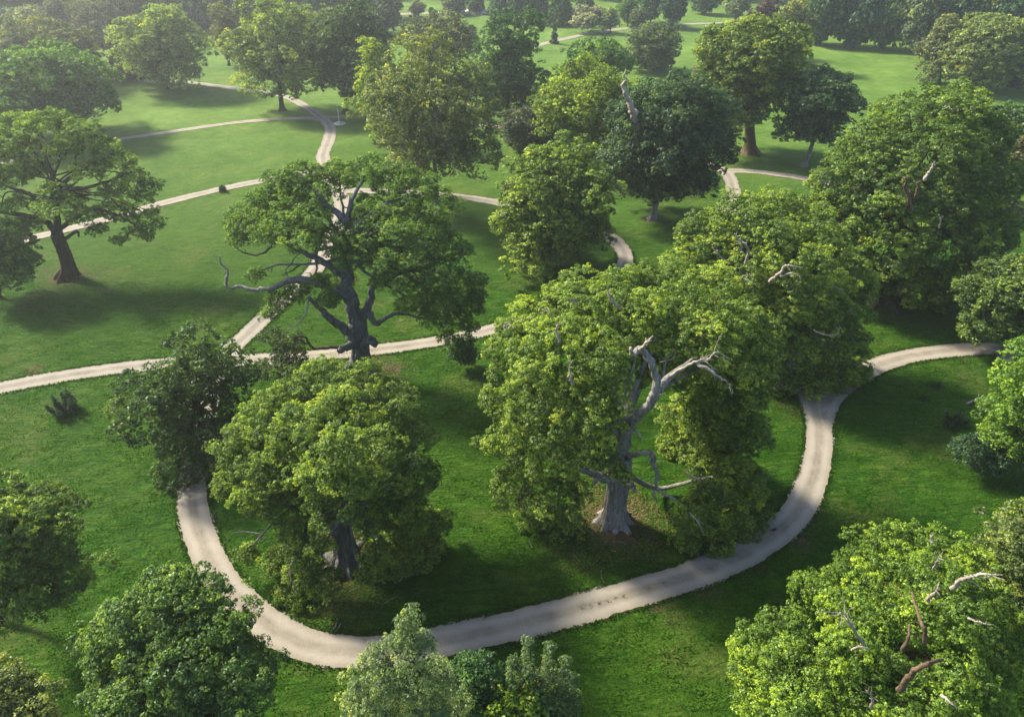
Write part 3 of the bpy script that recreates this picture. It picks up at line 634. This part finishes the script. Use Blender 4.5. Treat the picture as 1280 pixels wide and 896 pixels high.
branch(ev, [(800,175,-3),(795,155,-5),(791,138,-6),(784,122,-6.5),(779,106,-6.8),(782,88,-7)], .95, .18, 'pale', 'dead_stem', 9, False)
T('lime_tree', 'glowing yellow-green tree crowded against the deep blue-green evergreen', (668,72,800,196), (742,205), YG, n=22, rel=.34, seed=39, maxleaf=100000)
T('capped_tree', 'low rounded green top showing over the glowing yellow-green tree', (704,53,788,98), (748,135), MG, n=12, seed=40, maxleaf=30000)
T('grey_bush', 'dusky grey-green bush in the shade beside the glowing yellow-green tree', (628,132,692,198), (658,196), (.040,.055,.035), n=12, seed=41, maxleaf=30000, trunk=0, cat='bush')
T('crooked_oak', 'dark ragged oak with gaps between its clumps, standing alone behind the airy brown-green tree', (592,28,684,158), (632,158), DG, n=22, rel=.32, seed=42, air=.2, maxleaf=70000, trunk=.035)
T('airy_tree', 'tall thin-leaved brownish tree with a straight grey stem and pale upper twigs', (464,66,614,236), (547,264), (.074,.100,.036), n=34, rel=.30, seed=43, maxleaf=110000, air=.35, cover=.8, bark='grey', trunk=.022, clump=.3, inner=.05, leafk=.0017, cmax=.9)
T('gold_tree', 'slim golden-green tree half hidden behind the tall brownish tree', (447,66,520,172), (482,178), YG, n=18, rel=.35, seed=44, maxleaf=50000)
T('hazel_tree', 'dull dark green broad tree with pale twiggy patches above the golden-green tree', (502,22,592,80), (548,100), (.050,.068,.026), n=16, seed=45, maxleaf=40000, air=.1)
T('domed_tree', 'smooth dark domed tree by the round post plinth at the path junction', (388,10,488,135), (432,142), (.036,.066,.026), n=24, rel=.32, seed=46, maxleaf=70000, droop=.3)
T('branchy_tree', 'tall light green tree with dark forked branches showing through, beside the pinkish path junction', (288,-4,404,128), (353,138), (.085,.128,.030), n=24, rel=.32, seed=47, air=.28, maxleaf=80000, trunk=.03, cover=.95)
T('brown_tree', 'brownish small-crowned tree tucked behind the tall light green branchy tree', (264,10,306,76), (286,82), (.062,.074,.028), n=12, seed=48, maxleaf=20000)
T('lawn_tree', 'pale sunlit tree with a broad skirt standing alone on the lawn beside a thin path', (152,10,256,109), (211,111), (.100,.150,.040), n=24, rel=.32, seed=49, maxleaf=70000, air=.06, trunk=.03)
T('holly_tree', 'dark purplish-grey conical evergreen behind the pale lawn tree', (128,32,168,99), (148,100), (.035,.034,.028), n=16, seed=50, maxleaf=30000, style='cone', trunk=.02)
T('shadowed_oak', 'broad deep green tree in rounded tiers, behind the wide olive oak', (-30,58,140,160), (50,172), MG, n=26, rel=.32, seed=51, maxleaf=90000, droop=.25)
T('distant_oak', 'brown-green misty tree rising behind the tiered deep green tree', (-10,34,116,110), (62,110), (.045,.062,.026), n=20, seed=52, maxleaf=50000)
T('forked_oak', 'tall olive tree on a thick forked brown trunk at the edge of the far field', (868,32,994,160), (938,192), (.062,.100,.018), n=26, rel=.32, seed=53, maxleaf=100000, bark='red', trunk=.055)
T('spindly_tree', 'sparse greyish twiggy tree leaning out beside the forked olive tree', (862,68,888,120), (872,135), (.10,.095,.060), n=7, seed=54, maxleaf=8000, air=.5, cover=.6)
T('layered_tree', 'dark layered tree with a pale slanting twin stem beside the far path', (976,88,1074,178), (1004,208), (.026,.056,.026), n=18, rel=.40, seed=55, style='layered', maxleaf=70000, bark='grey', trunk=.032)
T('shade_tree', 'very dark tree pressed behind the right shoulder of the massive dense oak', (1180,112,1272,330), (1228,262), (.026,.062,.016), n=26, rel=.34, seed=56, maxleaf=90000)
T('copper_beech', 'small dark purple-leaved tree between two green ones near the far field', (930,2,975,62), (952,70), PU, n=12, seed=57, maxleaf=20000)
T('tall_beech', 'narrow pale green tree rising beside the dark purple tree', (970,-4,1014,82), (992,90), (.085,.105,.035), n=18, seed=58, maxleaf=30000, rel=.36)
T('field_tree', 'grey-green leaning tree with a clear trunk in the pair at the field side', (1150,24,1214,96), (1174,104), (.070,.090,.036), n=16, seed=59, maxleaf=30000, trunk=.03)
T('field_oak', 'wide light green tree with flat tiers in the pair at the field side', (1190,24,1285,104), (1228,113), (.080,.115,.030), n=20, seed=60, style='layered', maxleaf=50000)
T('yew_tree', 'dark low tree at the foot of the wide light green field tree', (1250,70,1320,114), (1285,116), BG, n=10, seed=61, maxleaf=20000)
T('verge_tree', 'pale brown-green tree at the photo edge beyond the massive dense oak', (1254,146,1320,272), (1292,275), (.080,.085,.040), n=16, seed=62, maxleaf=50000, air=.1)
T('parasol_tree', 'dark flat-topped tree standing alone on the far meadow above the deep blue-green evergreen', (780,34,850,82), (818,88), (.036,.060,.026), n=14, style='layered', seed=63, maxleaf=30000)
T('mist_tree', 'misty pale tree with a dark foot on the bright far lawn', (92,0,170,50), (118,53), (.055,.068,.035), n=18, seed=64, maxleaf=30000)
T('willow_tree', 'silvery grey-green rounded willow in front of the far conifer wood', (712,10,756,40), (735,41), (.12,.14,.10), n=10, seed=65, maxleaf=12000, trunk=.015)
T('topiary_cone', 'small dark cone-shaped tree alone on the far meadow beside the thin path', (688,36,698,55), (693,55), (.016,.035,.018), n=10, style='cone', seed=66, maxleaf=3000, trunk=.02)
T('round_sapling', 'small round bright tree on the far meadow before the pale track', (536,12,548,27), (543,28), LG, n=7, seed=67, maxleaf=3000)
T('meadow_tree', 'small grey-green round tree at the end of the thin far path', (751,8,772,38), (762,42), (.07,.10,.05), n=8, seed=68, maxleaf=8000)

# shrubs on the meadow
T('hanging_bush', 'small dark bush at the path edge beneath the drooping side of the gnarled oak', (560,414,598,462), (579,460), DG, n=9, seed=70, cat='bush', trunk=0, maxleaf=20000)
def spiky(name, label, base, hm, rm, n, color, seed, spread=.7):
    g = ground(*base); root = tag(empty(name, g), label, 'shrub'); r = np.random.default_rng(seed); lob = []
    for k in range(n):
        a = r.uniform(0, 6.28); d = rm*math.sqrt(r.uniform(0, 1)); hh = hm*(1-.45*(d/rm)**2)*r.uniform(.75, 1.1)
        for j in range(3): t = (j+.6)/3; lob.append([g[0]+math.cos(a)*d*(1+spread*t), g[1]+math.sin(a)*d*(1+spread*t), g[2]+hh*t, rm*.20*(1.3-t), rm*.20*(1.3-t), hh*.26])
    cm = crown_mesh('foliage', lob, .09, 1.4, seed, g, clump=.8, cmax=.3, cmin=.08, maxleaf=26000, droop=-.8, slim=.25, ragged=.3)
    st = Buf()
    for k in range(5):
        a = k*1.26; tube(st, spline([g, g+[math.cos(a)*rm*.3, math.sin(a)*rm*.3, hm*.35], g+[math.cos(a)*rm*.6, math.sin(a)*rm*.6, hm*.7]], 3), np.linspace(.05, .015, 7), 6)
    link('stem', st.mesh('stem', g), M['bark'], root); link('foliage', cm, M['leaf'], root, color)
spiky('upright_shrub', 'dark green upright spiky shrub alone on the grass below the pale path at the left', (83,516), 2.6, .9, 15, (.018,.042,.018), 71)
spiky('dark_shrub', 'small blackish-green pointed shrub alone on the open meadow inside the right-hand path', (1190,530), 1.5, .85, 14, (.014,.030,.014), 72)
spiky('path_shrub', 'little round dark shrub touching the edge of the long straight path across the lawn', (279,240), 1.3, .65, 10, (.022,.045,.020), 73, .05)
spiky('weed_tuft', 'tiny dark tuft with a few stiff leaves on the meadow above the blackish shrub', (1168,482), .55, .35, 5, (.016,.034,.014), 74)
spiky('tiny_shrub', 'low dark tuft flat in the grass close to the tiny stiff-leaved tuft', (1153,498), .22, .35, 5, (.016,.034,.014), 75)
spiky('vase_bush', 'small leafy bush at the roadside under the tall brownish tree', (567,250), .9, .8, 8, (.04,.06,.02), 76, .1)


# ---------------------------------------------------------------- far woods
def std_variant(seed, style, n, leaf, ml):
    lob = auto_lobes((0, 0, 1000.), 5, 5, 5.5, n, seed, .34, style=style)
    m = crown_mesh('far_crown', lob, leaf, 1.15, seed, (0, 0, 1000.), clump=.36, cmax=1.3, maxleaf=ml, droop=.2)
    m.materials.append(M['leaf'])
    b = Buf(); tube(b, spline([(0, 0, -1), (.1, 0, -.5), (0, .1, 0)], 4), np.linspace(.10, .05, 9), 8, 0); t = b.mesh('far_trunk'); t.materials.append(M['bark'])
    return m, t
VAR = [std_variant(200+i, s, n, .30, 11000) for i, (s, n) in enumerate([('round', 20), ('round', 26), ('cone', 24), ('round', 16), ('layered', 16)])]
def far_tree(name, label, box, base, color, v, group=None):
    g, c, rx, ry, rz, d = fit(box, base)
    root = empty(name, g); tag(root, label, 'tree', group)
    m, t = VAR[v]
    o = link('crown', m, None, root, color); o.location = (c[0]-g[0], 0, max(c[2]-g[2], rz*.92)); o.scale = (rx/5, ry/5, rz/5.5); o.rotation_euler.z = (hash(name+str(box[0])) if 0 else box[0]*.37) % 6.28
    q = link('trunk', t, None, root); zz = max(c[2]-g[2], rz); q.location = (c[0]-g[0], 0, zz); q.scale = (zz*.55, zz*.55, zz)
G1 = 'dark tall trees along the far field edge'
FAR = [ # name, label, box, base, colour, variant
 ('far_elm', 'first tall dark tree of the far wood beside the narrow pale green tree', (1005,-30,1062,54), (1035,56), DG, 0),
 ('far_oak', 'bluish dark crown second along the wood that borders the open field', (1050,-25,1105,58), (1078,60), BG, 1),
 ('far_ash', 'deep green rounded tree in the middle of the wood that borders the open field', (1085,-20,1140,60), (1112,62), MG, 0),
 ('far_lime', 'lighter tall tree with a streaky crown in the field-side wood', (1125,-15,1180,64), (1152,67), (.05,.08,.035), 1),
 ('far_beech', 'dark tree behind the grey-green leaning tree of the field pair', (1165,-15,1225,55), (1195,66), BG, 3),
 ('far_chestnut', 'bright yellowish treetop behind the wide light green field tree', (1215,-18,1262,42), (1240,60), (.07,.10,.03), 0),
 ('far_sycamore', 'dark tree closing the wood above the field pair at the top corner', (1250,-20,1310,50), (1282,66), BG, 1),
 ('far_maple', 'pale tree showing between dark ones above the open field', (1060,-38,1100,20), (1080,44), LG, 3),
 ('far_hornbeam', 'small grey-green tree in front of the wood by the purple tree', (1010,20,1040,52), (1024,56), SG, 3),
 ('far_spruce', 'first tall conifer at the clearing side of the far conifer wood', (608,-20,640,24), (624,26), BG, 2),
 ('far_fir', 'dark blue conifer next to the clearing in the far conifer wood', (630,-24,662,26), (646,28), DG, 2),
 ('far_pine', 'broad conifer in the middle of the far conifer wood', (652,-20,690,27), (671,29), BG, 2),
 ('far_cedar', 'dense dark conifer behind the silvery willow', (682,-20,720,30), (701,32), DG, 2),
 ('far_larch', 'slim grey conifer rising behind the silvery willow', (715,-16,748,24), (731,28), (.045,.07,.04), 2),
 ('far_alder', 'grey-green tree to the side of the silvery willow beside the thin path', (772,0,800,30), (786,33), MG, 3),
 ('far_poplar', 'small round-headed tree beside the thin far path', (785,10,812,33), (798,36), (.05,.08,.03), 0),
 ('far_walnut', 'dark blue round tree with a visible stem on the far meadow', (826,-10,858,30), (842,35), BG, 1),
 ('far_willow', 'tree standing on the far bright lawn before the pale gap', (800,-12,830,26), (815,29), DG, 0),
 ('far_hawthorn', 'misty greenish tree at the pale gap of the far lawn', (866,-14,900,16), (884,18), DG, 1),
 ('far_rowan', 'pale sage tree beyond the pale gap near the purple tree', (905,-16,940,22), (922,26), SG, 3),
 ('far_juniper', 'greyish round tree beyond the pale track at the top', (512,2,532,20), (522,21), (.08,.10,.08), 3),
 ('far_birch', 'hazy light tree beyond the pale track beside the greyish round one', (552,-8,582,18), (567,19), (.06,.09,.05), 0),
 ('far_cherry', 'dark hazy tree at the end of the pale track', (583,-6,606,16), (595,17), DG, 1),
 ('far_plane', 'tall hazy tree behind the smooth domed tree', (458,-10,502,40), (480,44), (.045,.07,.035), 0),
 ('far_planetree', 'hazy brownish tree behind the top of the smooth domed tree', (420,-20,462,24), (441,40), OL, 1),
 ('far_service_tree', 'dark misty tree behind the tall light green branchy tree', (384,-22,424,30), (404,44), BG, 0),
 ('far_whitebeam', 'misty blue tree in the wood behind the pale lawn tree', (228,-18,268,36), (248,39), BG, 1),
 ('far_cedar_tree', 'misty dark tree at the edge of the bright gap behind the pale lawn tree', (190,-22,235,30), (213,37), DG, 3),
 ('far_yew', 'misty dark blue tree touching the brownish small-crowned tree', (248,-20,292,34), (270,39), BG, 0),
 ('far_holm_oak', 'pale misty rounded tree above the brown-green misty tree', (12,12,62,56), (38,60), (.08,.11,.05), 1),
 ('far_thorn', 'greyish misty tree at the corner of the wood at the top', (-30,8,25,52), (0,58), DG, 0),
 ('far_buckeye', 'misty greyish tree between the pale misty one and the bright far lawn', (55,-8,102,44), (78,49), (.05,.07,.04), 0),
 ('far_linden', 'misty tall tree in the second row behind the misty pale tree', (90,-30,140,20), (115,34), DG, 1),
 ('far_aspen', 'misty tree of the second row at the dark foot of the hazy wood', (140,-28,190,24), (165,35), BG, 3),
 ('far_medlar', 'misty tree in the hazy wood at the very corner', (-20,-25,30,28), (5,42), BG, 1),
 ('far_acacia', 'misty low tree in the hazy wood near the corner', (22,-26,75,22), (50,38), DG, 0),
 ('far_elder', 'blue hazy treetop above the tall light green branchy tree', (292,-26,340,28), (316,38), BG, 0),
 ('far_hickory', 'pale hazy treetop beside the blue hazy one above the branchy tree', (335,-26,388,24), (362,38), (.06,.085,.04), 3),
]
for (nm, lb, bx, bs, colr, v) in FAR: far_tree(nm, lb, bx, bs, colr, v)

# the wood beyond, one mass nobody could count
r = np.random.default_rng(91); VV, QQ, TT = [], [], []; n0 = 0
def wood(px, py, hm):
    global n0
    g = ground(px, py); rx = hm*r.uniform(.34, .46); rz = hm*.5; c = g+[0, 0, hm*.52]
    N = 2600; u = unit(r.normal(0, 1, (N, 3))); u[:, 2] = np.where(u[:, 2] < -.3, -u[:, 2], u[:, 2])
    lump = 1+.28*np.sin(u[:, 0]*7+px)*np.sin(u[:, 1]*7+py)*np.sin(u[:, 2]*6+px*.3)
    P = c+u*np.array([rx, rx, rz])*(lump*r.uniform(.75, 1, N))[:, None]
    V, Q = leaf_quads(P, unit(u+r.normal(0, .5, (N, 3))+[0, 0, .3]), np.full(N, .55)*r.uniform(.7, 1.3, N), r, .7)
    VV.append(V); QQ.append(Q+n0); n0 += len(V); TT.append(np.clip(r.normal(.4, .12, N)+r.normal(0, .12), 0, 1))
for (x0, x1, y0, y1, dn) in [(-60,300,22,30,16),(-80,420,6,18,26),(280,520,18,28,10),(1030,1320,30,44,18),(1000,1340,8,22,22),(600,730,8,16,9),(400,780,-8,-2,26),(780,1000,-6,2,14),(-100,1400,-22,-16,60)]:
    for k in range(dn): wood(x0+(x1-x0)*(k+r.uniform(.2, .8))/dn, r.uniform(y0, y1), r.uniform(17, 24) if y0 > -20 else 18)
me = raw_mesh('far_wood', np.concatenate(VV), np.concatenate(QQ), False, [('tint', 'FACE', np.concatenate(TT))])
o = link('far_wood', me, M['leaf'], None, (.040, .066, .030)); tag(o, 'hazy mass of distant woodland along the top beyond all the meadows', 'woodland', kind='stuff')

# pale dry-stone bank at the far track
gb = ground(580, 17)
b = Buf(); rr = np.random.default_rng(4)
for k in range(26):
    p = ground(552+k*2.6, 17+rr.uniform(-.5, .5)); s = rr.uniform(1.0, 2.0)
    a = np.arange(8)*math.pi/4; R0 = [(s, 0), (s*.95, s*.45), (s*.5, s*.8)]
    tube(b, [p+[0, 0, -.2], p+[0, 0, s*.35], p+[0, 0, s*.7]], [s, s*.9, s*.35], 8, 0, .15, 3, k)
tag(link('rubble_bank', b.mesh('rubble_bank'), M['stone']), 'pale stony bank at the end of the far track', 'bank', kind='stuff')

# ---------------------------------------------------------------- small things
def lathe(prof, c, n=20):
    b = Buf(); m = len(prof); a = np.arange(n)*2*math.pi/n
    V = np.concatenate([np.stack([c[0]+np.cos(a)*rr, c[1]+np.sin(a)*rr, np.full(n, c[2]+z)], 1) for (rr, z) in prof])
    i, j = np.meshgrid(np.arange(m-1), np.arange(n), indexing='ij'); i = i.ravel(); j = j.ravel()
    b.add(V, np.stack([i*n+j, i*n+(j+1) % n, (i+1)*n+(j+1) % n, (i+1)*n+j], 1)); return b
gp = ground(424.5, 155); lp = tag(empty('lamp_post', gp), 'slim grey post on a round stone plinth in the grass at the pinkish path junction', 'post')
link('plinth', lathe([(1.4, -.1), (1.4, .14), (1.3, .18), (.5, .20), (.42, .50), (.3, .58), (0.001, .6)], gp).mesh('plinth', gp), M['stone'], lp)
link('pole', lathe([(.10, .55), (.09, 2.0), (.07, 3.4), (.001, 3.45)], gp, 10).mesh('pole', gp), M['metal'], lp)
link('lantern', lathe([(.07, 3.4), (.16, 3.45), (.21, 3.85), (.25, 3.88), (.04, 4.1), (.001, 4.15)], gp, 10).mesh('lantern', gp), M['metal'], lp)
gp = ground(573.5, 219); mp = tag(empty('way_marker', gp), 'short pale waymark post with a square head in the shade beside the tall brownish tree', 'marker post')
link('shaft', lathe([(.10, -.1), (.10, 1.5), (.001, 1.52)], gp, 8).mesh('shaft', gp), M['stone'], mp)
link('cap', lathe([(.10, 1.5), (.24, 1.55), (.24, 2.0), (.001, 2.15)], gp, 4).mesh('cap', gp), M['stone'], mp)
gp = ground(604.5, 774); mp = tag(empty('marker_stake', gp), 'tiny pale wooden stake in the dark grass just inside the bottom bend of the path', 'stake')
link('shaft', lathe([(.05, -.1), (.07, .3), (.05, .5), (.001, .56)], gp, 6).mesh('shaft', gp), M['pale'], mp)
# fallen bough
a0 = ground(1208, 506); a1 = ground(1234, 497); b = Buf(); m = (a0+a1)/2
tube(b, spline([a0+[0, 0, .12], m+[0, .15, .2], a1+[0, 0, .14]], 5), np.linspace(.13, .07, 11), 8, .25); tube(b, [m+[.1, .1, .2], m+[.35, .5, .35], m+[.5, .8, .4]], [.06, .04, .02], 6)
tag(link('fallen_branch', b.mesh('fallen_branch'), M['grey']), 'bare grey branch lying on the meadow beside the brilliant yellow-green tree', 'branch')
# dark boulder beside the path end
g = ground(1256, 452); b = Buf(); tube(b, spline([g+[0, 0, -.3], g+[0, 0, .3], g+[.1, 0, 1.0], g+[.25, .05, 1.7]], 4), np.interp(np.linspace(0, 1, 13), [0, .4, 1], [.75, .8, .25]), 12, .25, .18, 3, 9)
tag(link('boulder', b.mesh('boulder'), M['rock']), 'dark upright boulder at the edge of the path below the leaning mid-green tree', 'boulder')
# crow on the gravel
g = ground(966, 664); b = Buf(); z = np.array([0, 0, .16])
P = spline([g+z+[-.34, .05, .02], g+z+[-.12, .02, .04], g+z+[.06, 0, .07], g+z+[.17, -.01, .16], g+z+[.24, -.02, .17], g+z+[.34, -.03, .14]], 4)
tube(b, P, np.interp(np.linspace(0, 1, len(P)), [0, .15, .35, .55, .68, .8, .88, 1], [.02, .05, .11, .10, .06, .065, .03, .008]), 12)
for s in (-1, 1): tube(b, [g+[0, s*.04, .14], g+[.01, s*.045, .07], g+[.0, s*.05, 0], g+[.05, s*.055, .004]], [.015, .01, .01, .008], 6)
tag(link('crow', b.mesh('crow'), M['feather']), 'small black bird standing on the inner edge of the wide gravel bend', 'bird')

# tufts of grass: down the crown of the near path, along all near path edges, and over the near meadow
r = np.random.default_rng(17)
def tufts(P, hgts, name, label, color):
    n = len(P); k = 3; V = []; 
    for j in range(k):
        a = r.uniform(0, 6.28, n); w_ = hgts*r.uniform(.28, .5, n); lean = r.uniform(.1, .5, n)*hgts; la = r.uniform(0, 6.28, n)
        ax = np.stack([np.cos(a)*w_, np.sin(a)*w_, np.zeros(n)], 1); top = P+np.stack([np.cos(la)*lean, np.sin(la)*lean, hgts*r.uniform(.7, 1.2, n)], 1)
        V.append(np.stack([P-ax, P+ax, top+ax*.25, top-ax*.25], 1))
    V = np.concatenate(V).reshape(-1, 3); Q = np.arange(len(V)).reshape(-1, 4)
    t = np.clip(r.normal(.42, .16, len(Q)), 0, 1)
    o = link(name, raw_mesh(name, V, Q, False, [('tint', 'FACE', t)]), M['leaf'], None, color); tag(o, label, 'grass', kind='stuff')
def on(x, y, dz=0): return np.stack([x, y, hgt(x, y)+dz], 1)
# edges
E = []
for (pp, wd), S in zip(PATHS, samples):
    S = S[(S[:, 1] < 95) & (S[:, 1] > 12)]
    if not len(S): continue
    T_ = np.gradient(S[:, :2], axis=0) if len(S) > 2 else None
    if T_ is None: continue
    T_ /= np.linalg.norm(T_, axis=1)[:, None]+1e-9; Nn = np.stack([-T_[:, 1], T_[:, 0]], 1)
    for sgn in (-1, 1):
        for rep in range(26):
            o_ = wd/2+np.abs(r.normal(0, .22, len(S)))-.06; jx = r.uniform(-.5, .5, (len(S), 1))
            E.append(S[:, :2]+Nn*(sgn*o_)[:, None]+T_*jx)
E = np.concatenate(E)
Dm = np.full(len(E), 9.); 
for i0 in range(0, len(E), 4000):
    q = E[i0:i0+4000]; Dm[i0:i0+4000] = (np.sqrt(((q[:, None]-SP[None, ::2, :2])**2).sum(2))-SP[None, ::2, 2]).min(1)
E = E[Dm > -.12]
tufts(on(E[:, 0], E[:, 1], .02), r.uniform(.06, .16, len(E)), 'verge_grass', 'longer dark grass fringing the gravel path edges', (.016, .055, .006))
# strip in the middle of the path
S = samples[1]; q0, q1 = ground(740, 757)[:2], ground(880, 712)[:2]
m_ = (S[:, 0] > q0[0]-1) & (S[:, 0] < q1[0]+1) & (S[:, 1] < 50); C = S[m_, :2]; A = []
for c in C:
    if r.uniform() < .62: A.append(c+r.normal(0, .09, (26, 2))*[1.6, 1])
A = np.concatenate(A); tufts(on(A[:, 0], A[:, 1], .05), r.uniform(.03, .07, len(A)), 'weeds', 'small weeds in a broken line along the middle of the gravel path', (.05, .065, .025))
# meadow
n = 420000; yy = 14+ (r.uniform(0, 1, n)**.8)*72; xx = r.uniform(-1, 1, n)*(yy*.62+22+8)
patch = np.sin(xx*.9+2*np.sin(yy*.31))*np.sin(yy*1.1+1.5*np.sin(xx*.4))+.6*np.sin(xx*2.7+yy)*np.sin(yy*2.9-xx*.7)
keep = patch+r.normal(0, .5, n) > .1; xx, yy = xx[keep], yy[keep]; P2 = np.stack([xx, yy], 1); Dm = np.full(len(P2), 9.)
ci = {}
gx, gy = (xx//3).astype(int), (yy//3).astype(int); key = gx*1000+gy; o2 = np.argsort(key, kind='stable'); ks, st = np.unique(key[o2], return_index=True); st = np.r_[st, len(key)]
cell = {}
for i, (a, b_, h) in enumerate(SP): cell.setdefault((int(a//3), int(b_//3)), []).append(i)
for s0, s1 in zip(st[:-1], st[1:]):
    ids = o2[s0:s1]; a, b_ = gx[ids[0]], gy[ids[0]]; c = [i for u in (-1, 0, 1) for v in (-1, 0, 1) for i in cell.get((a+u, b_+v), [])]
    if c: Dm[ids] = (np.sqrt(((P2[ids, None]-SP[c][None, :, :2])**2).sum(2))-SP[c][None, :, 2]).min(1)
P2 = P2[Dm > .1]
tufts(on(P2[:, 0], P2[:, 1], .0), r.uniform(.05, .13, len(P2)), 'meadow_grass', 'short uneven tussocks of grass over the near meadow', (.021, .074, .005))

# fallen leaves and twigs on the bare soil round the old boles
P_, N_ = [], []
for (g_, R_, n_) in ((g1, 5.0, 5200), (g3, 4.0, 3600), (g4, 4.5, 3600), (g2, 5, 2500), (g5, 5, 2500), (g7, 4, 2200)):
    a = r.uniform(0, 6.28, n_); d = 1.0+R_*r.uniform(0, 1, n_)**1.3*(1+.35*np.sin(a*3+g_[0])); P_.append(on(g_[0]+np.cos(a)*d, g_[1]+np.sin(a)*d, .06))
P_ = np.concatenate(P_); n_ = unit(np.array([0, 0, 1.])+r.normal(0, .3, P_.shape))
V, Q = leaf_quads(P_, n_, r.uniform(.05, .10, len(P_)), r)
tag(link('leaf_litter', raw_mesh('leaf_litter', V, Q), M['litter']), 'brown fallen leaves scattered round the foot of the old oaks', 'leaf litter', kind='stuff')
b = Buf()
for (g_, R_) in ((g1, 6.5), (g3, 5), (g4, 5.5)):
    for k in range(26):
        a = r.uniform(0, 6.28); d = 1.6+R_*r.uniform(0, 1); c = np.array([g_[0]+math.cos(a)*d, g_[1]+math.sin(a)*d]); L_ = r.uniform(.3, 1.5); h_ = r.uniform(0, 6.28)
        e = c+L_*np.array([math.cos(h_), math.sin(h_)]); m_ = (c+e)/2+r.normal(0, .12*L_, 2)
        tube(b, spline([[*q, float(hgt(*q))+.07] for q in (c, m_, e)], 3), np.linspace(.022, .008, 7)*r.uniform(.8, 1.9), 5)
tag(link('fallen_twigs', b.mesh('fallen_twigs'), M['grey']), 'small dead twigs lying in the grass beneath the old oaks', 'twigs', kind='stuff')
